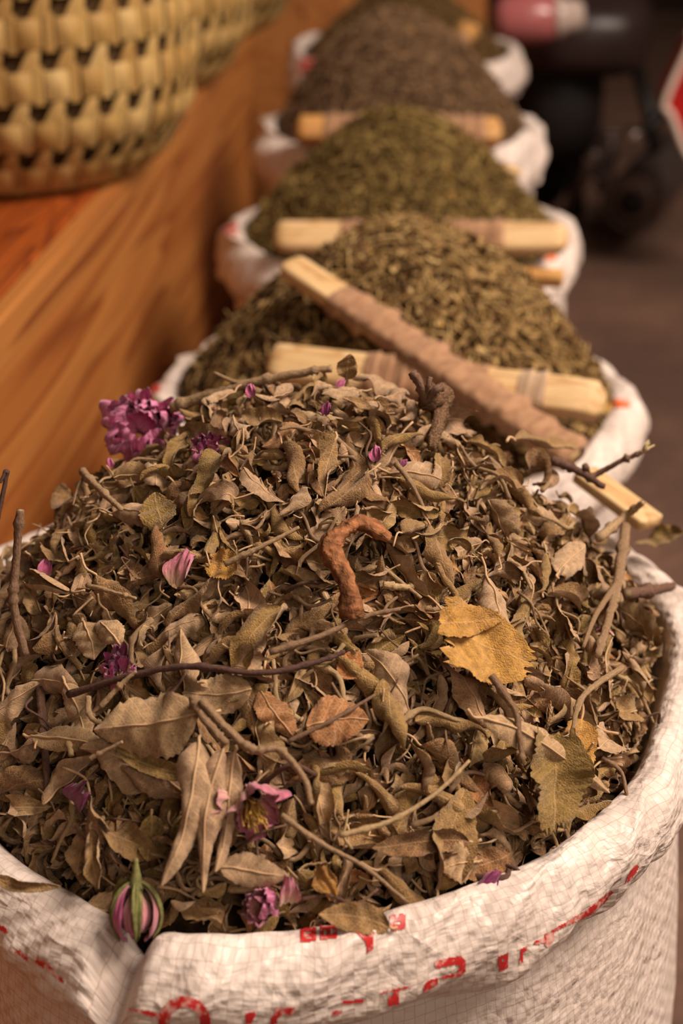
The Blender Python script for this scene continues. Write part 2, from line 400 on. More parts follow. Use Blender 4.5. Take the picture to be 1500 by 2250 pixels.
# ------------------------------------------------------------------ the setting
def ground_material():
    m, nt, p = mat('lane_ground')
    tc = N(nt, 'ShaderNodeTexCoord').outputs['Object']
    a = N(nt, 'ShaderNodeTexNoise', i_Scale=3.0, i_Detail=6.0); L(nt, tc, a.inputs['Vector'])
    b = N(nt, 'ShaderNodeTexNoise', i_Scale=45.0, i_Detail=4.0); L(nt, tc, b.inputs['Vector'])
    c = ramp(nt, a.outputs[0], [(.35, (.080,.040,.027)), (.65, (.160,.083,.054))])
    c = mixc(nt, .6, c, ramp(nt, b.outputs[0], [(.3, (.6,.58,.55)), (.7, (1.2,1.15,1.1))]), 'MULTIPLY')
    L(nt, c, p.inputs['Base Color']); p.inputs['Roughness'].default_value = .85
    L(nt, bump(nt, b.outputs[0], .4, .01), p.inputs['Normal'])
    return m
v = np.array([[-4,-3,0],[5,-3,0],[5,8,0],[-4,8,0]], float)
tag(link('floor', new_mesh('floor', v, np.array([[0,1,2,3]]), ground_material(), smooth=False)), kind='structure')
v, f = box_arr((-4, 7.0, 0), (5, 7.2, 3.2))
tag(link('wall_back', new_mesh('wall_back', v, f, simple('dark_plaster', (.03,.018,.014), .9, .1, var=.3, scale=3), smooth=False)), kind='structure')

# ------------------------------------------------------------------ wooden cabinet on the left
LEDGE_Z = .558
pa = Vector((-.357, .75)); pb = Vector((-.262, 2.62))          # line of the side panel seen from above
pdir = (pb-pa).normalized(); pn = Vector((pdir.y, -pdir.x))     # pn points to the sacks
cab_rot = math.atan2(pdir.y, pdir.x) - PI/2
cabinet = empty('wooden_cabinet', (pa.x, pa.y, 0)); cabinet.rotation_euler = (0, 0, cab_rot)
tag(cabinet, 'long orange varnished wooden cabinet left of the sacks with baskets on top', 'cabinet')
def cab_part(name, lo, hi, m, bev=.004):
    v, f = box_arr(lo, hi); o = link(name, new_mesh(name, v, f, m, smooth=False), cabinet); add_bevel(o, bev); return o
PLEN = 2.15
cab_part('side_panel', (-.022, -.75, 0), (0, PLEN, LEDGE_Z-.001), M_PANEL)
b = Buf()
b.add(*box_arr((-.80, -.75, LEDGE_Z-.024), (-.052, PLEN, LEDGE_Z)))
o = link('top_board', b.mesh('top_board', M_LEDGE, False), cabinet); add_bevel(o, .003)
cab_part('edge_strip', (-.050, -.75, LEDGE_Z-.024), (-.0225, PLEN, LEDGE_Z+.001), M_LEDGE, .003)
o = cab_part('end_panel', (-.80, PLEN, 0), (-.0225, PLEN+.02, LEDGE_Z-.03), M_PANEL)
# finger joint blocks let into the top, proud by a hair
for k in range(3):
    yb = .30 + k*.145
    o = cab_part('joint_finger', (-.20, yb, LEDGE_Z+.0002), (-.0515, yb+.062, LEDGE_Z+.003), M_LEDGE, .0015)
crate = empty('wooden_crate', (-.42, 3.42, 0)); crate.rotation_euler = (0, 0, .05)
tag(crate, 'plain orange wooden crate closing the row behind the farthest sack', 'crate')
for nm, lo, hi in (('front_board', (0,0,0), (.66,.02,.64)), ('side_board', (0,.021,0), (.02,.5,.64)), ('side_board', (.64,.021,0), (.66,.5,.64)), ('lid', (-.01,-.01,.641), (.67,.51,.66))):
    v, f = box_arr(lo, hi); o = link(nm, new_mesh(nm, v, f, M_PANEL, smooth=False), crate); add_bevel(o, .004)

# ------------------------------------------------------------------ woven palm baskets
def basket_mesh(R=.245, ncell=37, nrow=5, pitch=.058, zb=0.0):
    zt = .125
    def prof(z):                       # radius at height z (wall closes in towards a rounded base)
        q = np.clip((zt - z)/zt, 0, 1); return R - .064*q**2.2
    b = Buf(); rg = np.random.default_rng(3)
    def patch(a0, a1, z0, z1, out, bul, nu=5, nv=5, shear=0.0, w0=1.0, w1=1.0, rnd=.5):
        s = np.linspace(-1, 1, nu); t = np.linspace(0, 1, nv)
        S, T_ = np.meshgrid(s, t, indexing='ij')
        am = (a0+a1)/2; hw = (a1-a0)/2
        A = am + S*hw*(w0+(w1-w0)*T_) + shear*hw*(1-T_)
        Z = z0 + (z1-z0)*T_
        rr = prof(Z) + out + bul*(1-S**2)*np.sin(PI*np.clip(T_,.06,.94))
        v = np.stack([rr*np.cos(A), rr*np.sin(A), Z+zb], -1).reshape(-1,3)
        uv = np.stack([(S*.5+.5), T_*1.0], -1).reshape(-1,2)
        f = grid_faces(nu, nv); b.add(v, f, uv, rnd=rnd)
        v2 = v.copy(); v2[:,:2] *= (np.linalg.norm(v[:,:2],axis=1)-.002)[:,None]/np.linalg.norm(v[:,:2],axis=1)[:,None]
        b.add(v2, f[:, ::-1], uv, rnd=rnd)
    da = 2*PI/ncell
    for r in range(nrow):
        z0 = .008 + r*pitch; zm = z0 + pitch*.57; z1 = z0 + pitch
        ph = (r*.41 % 1)*da
        for i in range(ncell):
            a = i*da + ph; j = rg.uniform(-.06,.06)*da
            q = rg.uniform(0,1)
            patch(a-.34*da+j, a+.34*da+j, z0-.001, zm-.001, .004, .007, rnd=q)                                   # broad folded tape
            q = rg.uniform(0,1)
            patch(a+.5*da-.15*da, a+.5*da+.15*da, z0-.006, zm+.004, .0015, .0025, nu=3, rnd=q)               # narrow upright strand
            patch(a+.5*da-.30*da, a+.5*da+.30*da, zm-.002, z1+.003, .0030, .002, shear=-.9, w0=.95, w1=.42, rnd=q)  # flaring twist over the gap
    # braided base ring
    for i in range(ncell*2):
        a = i*da/2; patch(a-.3*da, a+.3*da, -.0, .012, .003, .005, nu=4, nv=4, rnd=rg.uniform(0,1))
    wm = b.mesh('basket_weave', M_STRAW)
    # inner shell, its dark colour painting the shade seen through the weave gaps
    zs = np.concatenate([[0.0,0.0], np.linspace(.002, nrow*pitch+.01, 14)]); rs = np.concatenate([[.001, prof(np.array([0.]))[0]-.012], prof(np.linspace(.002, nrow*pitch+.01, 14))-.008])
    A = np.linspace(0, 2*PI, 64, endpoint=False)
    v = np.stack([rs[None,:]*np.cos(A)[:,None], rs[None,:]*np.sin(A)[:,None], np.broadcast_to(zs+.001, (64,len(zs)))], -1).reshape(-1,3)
    im = new_mesh('basket_gap_shade', v, grid_faces(64, len(zs), True), M_WEAVE_SHADE)
    pts = np.stack([(R+.004)*np.cos(np.linspace(0,2*PI,97)), (R+.004)*np.sin(np.linspace(0,2*PI,97)), np.full(97, nrow*pitch+.012)], -1)
    tv, tf, tu = tube_arr(pts, .011, 8, caps=False); rb = Buf(); rb.add(tv, tf, tu*np.array([.3,1]), rnd=.6)
    return wm, im, rb.mesh('basket_rim', M_STRAW)
bw, bi, br = basket_mesh()
for (bx, by, rz, lab) in ((-.470, 1.872, .0, 'nearest woven palm leaf basket on the cabinet top, cut by the top left corner'),
                          (-.452, 2.43, 1.0, 'middle woven palm leaf basket on the cabinet, behind the nearest basket'),
                          (-.408, 2.97, 2.1, 'farthest woven palm basket on the cabinet, only its edge showing')):
    t = empty('palm_basket', (bx, by, LEDGE_Z+.0045)); t.rotation_euler = (0,0,rz)
    tag(t, lab, 'basket', 'palm baskets on the cabinet')
    link('woven_wall', bw, t); link('gap_shade_shell', bi, t); link('rim', br, t)

# ------------------------------------------------------------------ sacks
def ring_noise(a, seed, freqs=(2,3,5,7,11), amps=(1,.8,.5,.35,.2)):
    rg = np.random.default_rng(seed); s = 0*a
    for fq, am in zip(freqs, amps): s = s + am*np.sin(fq*a + rg.uniform(0, 2*PI))
    return s/1.6

CUFF = np.array([(-.030,-.085),(-.022,-.05),(-.0165,-.026),(-.0145,-.014),(-.0115,-.0055),(-.0065,-.001),(-.001,0.),(.0045,-.002),(.0095,-.007),
                 (.0140,-.015),(.0180,-.025),(.0205,-.036),(.0210,-.046),(.0190,-.055),(.0150,-.062),(.0095,-.066),(.0045,-.064),(.0020,-.058)])
RIM_A = np.radians([-180,-150,-130,-112,-100,-87,-72,-47,-28,-10,2,20,45,75,105,140,180])
RIM_R = np.array([.262,.250,.245,.255,.259,.250,.240,.236,.236,.239,.250,.272,.276,.270,.266,.268,.262])
def rim_r(a):
    a = (np.asarray(a)+PI) % (2*PI) - PI
    return np.interp(a, RIM_A, RIM_R)
def make_sack(label, c, zr, r, seed, nseg, notch=None, wob=.008, zw=.006, cuffs=1.0, lumps=.003, shape=None):
    rg = np.random.default_rng(seed)
    a = PI/2 + np.linspace(0, 2*PI, nseg, endpoint=False)      # fabric join at the back
    w = ring_noise(a, seed)*wob + (shape(a)-r if shape else 0); zz = ring_noise(a, seed+1)*zw
    # body
    pz = np.array([-.045,-.07,-.10,-.14,-.19,-.25,-.31,-zr+.10,-zr+.05,-zr+.02,-zr+.004,-zr]); pr = np.array([-.012,-.006,-.001,.002,.004,.006,.006,.004,-.004,-.014,-.03,-.05])
    pz = np.append(pz, -zr); pr = np.append(pr, -r+.001)
    fade = np.clip(1+pz/.35, .15, 1)
    R = r + pr[None,:] + w[:,None]*fade[None,:]
    lump = lumps*(np.sin(9*a[:,None]+14*pz[None,:]+seed) + np.sin(17*a[:,None]-23*pz[None,:]+2*seed))*np.clip(pr[None,:]*0+1,0,1)
    R = np.where(np.arange(len(pz))[None,:] < len(pz)-2, R+lump*.6, R)
    Z = zr + pz[None,:] + zz[:,None]*np.clip(1+pz/.2, 0, 1)[None,:]
    Z = np.maximum(Z, .0005)
    # resample the body profile finely
    v = np.stack([R*np.cos(a)[:,None], R*np.sin(a)[:,None], Z], -1).reshape(-1,3)
    arc = np.concatenate([[0], np.cumsum(np.hypot(np.diff(pz), np.diff(pr)))])
    uv = np.stack([np.repeat(a*r, len(pz)), np.tile(arc, nseg)], -1)
    body = link('herb_sack', new_mesh('herb_sack', v, grid_faces(nseg, len(pz), True, flip=True), M_SACK, uv))
    body.location = (c[0], c[1], 0)
    tag(body, label, 'sack', 'woven plastic herb sacks')
    # rolled-down rim
    t = np.linspace(0, 1, len(CUFF)); tt = np.linspace(0, 1, 52)
    P = spline(CUFF, 52)
    cd_, cz = P[:,0], P[:,1]*cuffs
    ext = ring_noise(a, seed+5, (1,2,4,6,9), (.8,1,.6,.4,.3))
    low = np.clip(-cz/.066, 0, 1)
    D = cd_[None,:]*(1+.22*ring_noise(a, seed+6)[:,None]*np.where(cd_>0,1,0)[None,:])
    Zc = cz[None,:]*(1+.16*ext[:,None])
    D = D + w[:,None]; Zc = Zc + zz[:,None]
    # crumples in the fabric
    sc = np.linspace(0, .2, 52)
    for k in range(26):
        fa = rg.integers(6, 70); fb = rg.uniform(15, 140); am = lumps*.55/(1+fa/22)
        D = D + am*np.sin(fa*a[:,None] + fb*sc[None,:] + rg.uniform(0, 6.28))*np.clip((cd_+.016)/.02, 0, 1)[None,:]
        Zc = Zc + .6*am*np.sin(fa*a[:,None] + fb*sc[None,:] + rg.uniform(0, 6.28))*np.clip((cd_+.016)/.02, 0, 1)[None,:]
    for (an, dep, wd, push) in (notch or []):
        g = np.exp(-((np.angle(np.exp(1j*(a-an))))/wd)**2)[:,None]
        g2 = np.exp(-((np.angle(np.exp(1j*(a-an-.03))))/(wd*2.2))**2)[:,None]
        topw = np.exp(-((cz+.006)/.030)**2)[None,:]
        Zc = Zc - dep*g*topw; D = D - push*g*topw + .25*push*g2*low[None,:]
    Rr = r + D
    v = np.stack([Rr*np.cos(a)[:,None], Rr*np.sin(a)[:,None], zr+Zc], -1).reshape(-1,3)
    arc = np.concatenate([[0], np.cumsum(np.hypot(np.diff(P[:,0]), np.diff(P[:,1])))])
    uv = np.stack([np.repeat(a*r, 52)+3.3, np.tile(arc, nseg)+.7], -1)
    f = grid_faces(nseg, 52, True)
    cm = new_mesh('rolled_rim', v, f, M_SACK, uv)
    link('rolled_rim', cm, body)
    off = np.array([c[0], c[1], 0])
    bvh = BVHTree.FromPolygons((v+off).tolist(), f.tolist())
    return body, bvh

S = {  # centre, rim height, radius
 1: ((-.008, .770), .515, .262), 2: ((.046, 1.325), .475, .232), 3: ((.050, 1.828), .490, .217), 4: ((.048, 2.325), .515, .218), 5: ((.052, 2.86), .540, .212)}
an = math.radians(-106)
sack1, bvh1 = make_sack('big white woven foreground sack with red print on its rim, heaped with sage', S[1][0], S[1][1], S[1][2], 11, 1000,
                        notch=[(an, .027, .036, .006), (an-.20, .003, .07, .004), (an+.16, -.003, .07, -.002)], wob=.0015, zw=.003, lumps=.0019, cuffs=.66, shape=lambda a: np.mean([rim_r(a+k*.05) for k in (-2,-1,0,1,2)], axis=0))
sack2, bvh2 = make_sack('white woven sack directly behind the foreground sack, crossed sticks on its herbs', S[2][0], S[2][1], S[2][2], 23, 300, cuffs=1.0, wob=.004)
sack3, bvh3 = make_sack('white woven sack third in the row, with a red printed line on its right rim', S[3][0], S[3][1], S[3][2], 35, 220, wob=.005)
sack4, bvh4 = make_sack('white woven sack fourth in the row with a thick plain folded rim', S[4][0], S[4][1], S[4][2], 47, 200, cuffs=1.25, wob=.006, lumps=.004)
sack5, bvh5 = make_sack('farthest white woven sack, red marks on its folded rim', S[5][0], S[5][1], S[5][2], 59, 180, cuffs=1.2, wob=.006, lumps=.004)

def inside(poly, x, y):
    c = False; n = len(poly); j = n-1
    for i in range(n):
        (xi, yi), (xj, yj) = poly[i], poly[j]
        if (yi > y) != (yj > y) and x < (xj-xi)*(y-yi)/(yj-yi)+xi: c = not c
        j = i
    return c
def mark(sack, bvh, poly, m=M_PRINT, step=3.0, holes=()):
    """ink lying on the rolled rim: the outline is found on the rim's own surface"""
    xs = [p[0] for p in poly]; ys = [p[1] for p in poly]
    nx = max(2, int((max(xs)-min(xs))/step)+2); ny = max(2, int((max(ys)-min(ys))/step)+2)
    V = {}; vs = []; fs = []
    def vert(i, j):
        if (i, j) in V: return V[i, j]
        x = min(xs)+i*(max(xs)-min(xs))/(nx-1); y = min(ys)+j*(max(ys)-min(ys))/(ny-1)
        h = bvh.ray_cast(CAM, ray(x, y).normalized())
        if h[0] is None: V[i,j] = None
        else:
            n = h[1] if h[1].dot(ray(x,y)) < 0 else -h[1]
            vs.append(tuple(h[0] + n*.0005 - sack.location)); V[i,j] = len(vs)-1
        return V[i,j]
    for i in range(nx-1):
        for j in range(ny-1):
            x = min(xs)+(i+.5)*(max(xs)-min(xs))/(nx-1); y = min(ys)+(j+.5)*(max(ys)-min(ys))/(ny-1)
            if not inside(poly, x, y) or any(inside(h, x, y) for h in holes): continue
            q = [vert(i,j), vert(i+1,j), vert(i+1,j+1), vert(i,j+1)]
            if None in q: continue
            pts = [Vector(vs[k]) for k in q]
            if max((pts[k]-pts[(k+1)%4]).length for k in range(4)) > .02: continue
            fs.append(q[::-1])
    if not fs: return
    o = link('printed_mark', new_mesh('printed_mark', np.array(vs), np.array(fs), m), sack)
    return o
def rect(x0, y0, x1, y1, sk=0): return [(x0, y0), (x1, y0-sk), (x1, y1-sk), (x0, y1)]
def arc_poly(cx, cy, ro, ri, a0, a1, sy=1.0, n=18):
    A = [math.radians(a0+(a1-a0)*i/n) for i in range(n+1)]
    return [(cx+ro*math.cos(t), cy-ro*math.sin(t)*sy) for t in A] + [(cx+ri*math.cos(t), cy-ri*math.sin(t)*sy) for t in A[::-1]]
def stroke(pts, w):
    up = []; dn = []
    for i, p in enumerate(pts):
        a = pts[max(i-1,0)]; b_ = pts[min(i+1,len(pts)-1)]; dx, dy = b_[0]-a[0], b_[1]-a[1]; l = math.hypot(dx,dy)
        ww = w[i] if isinstance(w, (list,tuple)) else w
        up.append((p[0]-dy/l*ww/2, p[1]+dx/l*ww/2)); dn.append((p[0]+dy/l*ww/2, p[1]-dx/l*ww/2))
    return up + dn[::-1]
mark(sack1, bvh1, rect(660,2037,695,2071,2), holes=[rect(670,2048,684,2052), rect(671,2060,686,2063)])
mark(sack1, bvh1, rect(703,2033,741,2066,3), holes=[rect(713,2043,718,2058), rect(727,2040,732,2056)])
mark(sack1, bvh1, [(783,2050),(800,2052),(808,2046),(818,2050),(819,2084),(806,2094),(803,2072)])
mark(sack1, bvh1, [(855,2014),(868,2010),(872,2022),(878,2008),(890,2010),(891,2040),(878,2044),(858,2046)], holes=[rect(866,2026,880,2030)])
mark(sack1, bvh1, [(954,2112),(985,2104),(1012,2100),(1022,2112),(1022,2134),(1008,2146),(985,2148),(968,2150),(968,2144),(1000,2138),(1010,2124),(1000,2118),(956,2128)])
mark(sack1, bvh1, [(1093,2102),(1115,2092),(1115,2126),(1095,2134)], holes=[rect(1101,2106,1106,2112,1)])
mark(sack1, bvh1, [(1143,2084),(1156,2078),(1155,2088),(1149,2092),(1148,2114),(1140,2118)])
mark(sack1, bvh1, [(1172,2068),(1194,2060),(1197,2052),(1215,2048),(1216,2066),(1202,2080),(1196,2078),(1195,2070),(1174,2076)])
mark(sack1, bvh1, stroke([(1212,2046),(1250,2026),(1285,2008),(1304,1996),(1344,1958)], [5,8,14,16,6]))
mark(sack1, bvh1, [(1372,1938),(1380,1918),(1396,1900),(1402,1904),(1392,1922),(1380,1936)])
mark(sack1, bvh1, [(930,2168),(938,2154),(960,2148),(961,2162),(946,2170),(932,2182)])
mark(sack1, bvh1, stroke([(835,2182),(870,2174),(905,2166)], [3,5,4]))
mark(sack1, bvh1, [(852,2190),(862,2188),(866,2174),(876,2174),(875,2206),(852,2210)])
mark(sack1, bvh1, rect(752,2198,798,2205,3)); mark(sack1, bvh1, rect(729,2221,750,2230,2))
mark(sack1, bvh1, rect(603,2215,648,2228,3)); 
mark(sack1, bvh1, arc_poly(406, 2246, 57, 33, -8, 188))
mark(sack1, bvh1, stroke([(285,2217),(318,2224),(352,2232)], [5,10,9]))
mark(sack1, bvh1, [(539,2226),(560,2220),(562,2230),(552,2248),(540,2248)])
mark(sack1, bvh1, arc_poly(628, 2246, 34, 20, 60, 190, .9))
mark(sack1, bvh1, [(0,2032),(10,2036),(22,2050),(14,2052),(0,2042)])
mark(sack1, bvh1, stroke([(36,2090),(50,2098),(62,2108)], 8))
mark(sack1, bvh1, stroke([(82,2108),(100,2120),(120,2138),(140,2158)], [14,16,10,8]))
mark(sack2, bvh2, rect(322,822,352,862), M_PRINT); mark(sack2, bvh2, [(1286,706),(1330,722),(1352,742),(1338,752),(1300,738)], M_PRINT_O)
mark(sack2, bvh2, rect(1338,876,1384,896), M_PRINT_O)
mark(sack3, bvh3, rect(494,490,522,518), M_PRINT); mark(sack3, bvh3, stroke([(1180,398),(1215,418),(1245,445),(1255,462)], [12,16,14,10]), M_PRINT)
mark(sack3, bvh3, rect(1178,552,1222,574), M_PRINT_O)
mark(sack5, bvh5, rect(655,125,715,160), M_PRINT); mark(sack5, bvh5, rect(1020,122,1062,142), M_PRINT_O)

# ------------------------------------------------------------------ heaps
class Heap:
    def __init__(s, c, z0, R, H, p, seed, sx=0, sy=0, lump=.006, flat=0.0, rf=None):
        s.rf = rf
        s.c, s.z0, s.R, s.H, s.p, s.flat = c, z0, R, H, p, flat; s.sx, s.sy, s.lump = sx, sy, lump
        rg = np.random.default_rng(seed)
        s.w = [(rg.normal(size=2)*sc_, rg.uniform(0,6.28), am) for sc_, am in ((14,1.),(14,1.),(28,.6),(28,.6),(55,.35),(55,.35)) for _ in (0,)]
    def h(s, x, y):
        X = np.asarray(x)-s.c[0]; Y = np.asarray(y)-s.c[1]
        if s.rf is not None:
            k = s.R/(s.rf(np.arctan2(Y, X))-.012); X, Y = X*k, Y*k
        q0 = np.hypot(X, Y)/s.R
        k = np.clip(1-q0, 0, 1)
        q = np.clip(np.hypot(X-s.sx*k, Y-s.sy*k)/s.R, 0, 1.2)
        qq = np.sqrt(q*q+s.flat**2)-s.flat; qq = qq/(math.sqrt(1+s.flat**2)-s.flat)
        z = s.z0 + s.H*(1-qq**s.p)
        n = 0
        for k_, ph, am in s.w: n = n + am*np.sin(k_[0]*X+k_[1]*Y+ph)
        return z + s.lump*n*np.clip(1.15-q0, 0, 1)
    def nrm(s, x, y):
        e = .004; gx = (s.h(x+e,y)-s.h(x-e,y))/(2*e); gy = (s.h(x,y+e)-s.h(x,y-e))/(2*e)
        n = np.stack([-gx, -gy, np.ones_like(gx)], -1); return n/np.linalg.norm(n, axis=-1, keepdims=True)
    def hit(s, px, py):
        d = ray(px, py); t0 = .3; prev = None
        for i in range(900):
            t = t0 + i*.0035; p = CAM + d*t
            if (p.x-s.c[0])**2+(p.y-s.c[1])**2 < (s.R*1.12)**2 and p.z <= float(s.h(p.x, p.y)): return p
        return None
    def dome(s, drop, nr=40, na=96):
        rr = np.linspace(0, 1, nr)*s.R; a = np.linspace(0, 2*PI, na, endpoint=False)
        k = (s.rf(a)-.013)/s.R if s.rf is not None else 0*a+1
        X = s.c[0]+rr[None,:]*(k*np.cos(a))[:,None]; Y = s.c[1]+rr[None,:]*(k*np.sin(a))[:,None]
        Z = s.h(X, Y)-drop
        return np.stack([X,Y,Z],-1).reshape(-1,3), grid_faces(na, nr, True)

H1 = Heap(S[1][0], .497, .250, .180, 1.55, 4, sx=.022, sy=.035, lump=.004, flat=.10, rf=rim_r)
H2 = Heap(S[2][0], .460, .222, .165, 1.55, 5, sx=.025, sy=.045, lump=.005, flat=.16)
H3 = Heap(S[3][0], .475, .207, .150, 1.40, 6, sx=-.005, sy=.03, lump=.006, flat=.22)
H4 = Heap(S[4][0], .498, .208, .188, 1.45, 7, sx=-.02, sy=.03, lump=.006, flat=.25)
H5 = Heap(S[5][0], .520, .200, .150, 1.35, 8, lump=.003, flat=.08)

def herb(name, label, heap, n, size, stops, seed, stalks=1100, mixfn=None):
    rg = np.random.default_rng(seed); b = Buf()
    v, f = heap.dome(.006); b.add(v, f, rnd=.0)
    rr = np.sqrt(rg.uniform(0, 1, n))*heap.R*.995; a = rg.uniform(0, 2*PI, n)
    x = heap.c[0]+rr*np.cos(a); y = heap.c[1]+rr*np.sin(a); nn = heap.nrm(x, y)
    z = heap.h(x, y) + rg.uniform(-.006, .006, n) + .0035*np.sin(x*95+seed)*np.sin(y*83+seed)
    d = rg.normal(size=(n,3)); d -= nn*(d*nn).sum(1)[:,None]*.40; d /= np.linalg.norm(d,axis=1)[:,None]
    up = nn + rg.normal(size=(n,3))*.45; sd = np.cross(up, d); sd /= np.linalg.norm(sd,axis=1)[:,None]; up = np.cross(d, sd)
    Ln = size*(.4+1.2*rg.beta(1.3,2.2,n)); W = Ln*rg.uniform(.12, .48, n)
    bend = rg.uniform(-1.0, 1.3, n); curl = rg.uniform(-1.1, 1.3, n)
    ts = np.array([0,.33,.7,1.]); ws = np.array([.25,1,.85,.12]); ss = np.array([-1,0,1.])
    T_, S_ = np.meshgrid(ts, ss, indexing='ij'); Wd, _ = np.meshgrid(ws, ss, indexing='ij')
    T_, S_, Wd = T_.ravel(), S_.ravel(), Wd.ravel()
    P = np.stack([x,y,z],-1)[:,None,:] + d[:,None,:]*(Ln[:,None]*(T_-.5)[None,:])[...,None] + sd[:,None,:]*(W[:,None]*.5*(S_*Wd)[None,:])[...,None] \
        + up[:,None,:]*(Ln[:,None]*bend[:,None]*((T_-.5)**2)[None,:] + W[:,None]*curl[:,None]*((S_*Wd)**2)[None,:]*.6)[...,None]
    q = grid_faces(4, 3)
    fs = (q[None,:,:] + (np.arange(n)*12)[:,None,None]).reshape(-1,4)
    rv = rg.beta(1.25, 1.45, n)*.90+.02
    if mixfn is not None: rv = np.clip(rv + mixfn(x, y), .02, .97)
    odd = rg.uniform(size=n) < .006; rv[odd] = 1.0
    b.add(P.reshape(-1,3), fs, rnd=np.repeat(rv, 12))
    for i in range(stalks):
        r_ = math.sqrt(rg.uniform())*heap.R*.93; a_ = rg.uniform(0, 2*PI); px, py = heap.c[0]+r_*math.cos(a_), heap.c[1]+r_*math.sin(a_)
        nv = heap.nrm(np.array(px), np.array(py)); dv = rg.normal(size=3); dv -= nv*(dv@nv)*.8; dv /= np.linalg.norm(dv)
        l = rg.uniform(1.2, 3.2)*size; p0 = np.array([px,py,float(heap.h(px,py))+.004])
        tv, tf, _ = tube_arr(spline([p0-dv*l/2, p0+nv*rg.uniform(0,.004), p0+dv*l/2], 5), rg.uniform(.0005,.0011), 4)
        b.add(tv, tf, rnd=rg.uniform(.45,.9))
    m = herb_material(name+'_mat', stops)
    o = link(name, b.mesh(name, m)); tag(o, label, 'herbs', kind='stuff'); return o
green = [(0,(.042,.021,.010)), (.25,(.150,.081,.034)), (.5,(.285,.170,.065)), (.75,(.42,.27,.105)), (.93,(.56,.39,.18)), (1,(.70,.40,.10))]
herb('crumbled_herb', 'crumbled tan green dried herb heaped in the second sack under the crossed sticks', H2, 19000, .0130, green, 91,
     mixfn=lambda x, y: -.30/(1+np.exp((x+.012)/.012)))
herb('crumbled_herb', 'dark green crumbled dried herb heaped in the third sack', H3, 16000, .0118,
     [(0,(.036,.018,.008)), (.3,(.120,.070,.025)), (.6,(.225,.145,.047)), (.9,(.36,.245,.08)), (1,(.60,.32,.08))], 92)
herb('crumbled_herb', 'brown crumbled dried herb heaped in the fourth sack', H4, 13000, .0105,
     [(0,(.055,.029,.016)), (.3,(.140,.078,.042)), (.6,(.225,.132,.070)), (.9,(.31,.19,.10)), (1,(.55,.28,.08))], 93)
herb('crumbled_herb', 'golden brown crumbled herb in the farthest sack', H5, 8000, .009,
     [(0,(.06,.032,.012)), (.3,(.13,.075,.028)), (.6,(.19,.11,.042)), (.9,(.24,.14,.055)), (1,(.5,.28,.09))], 94)

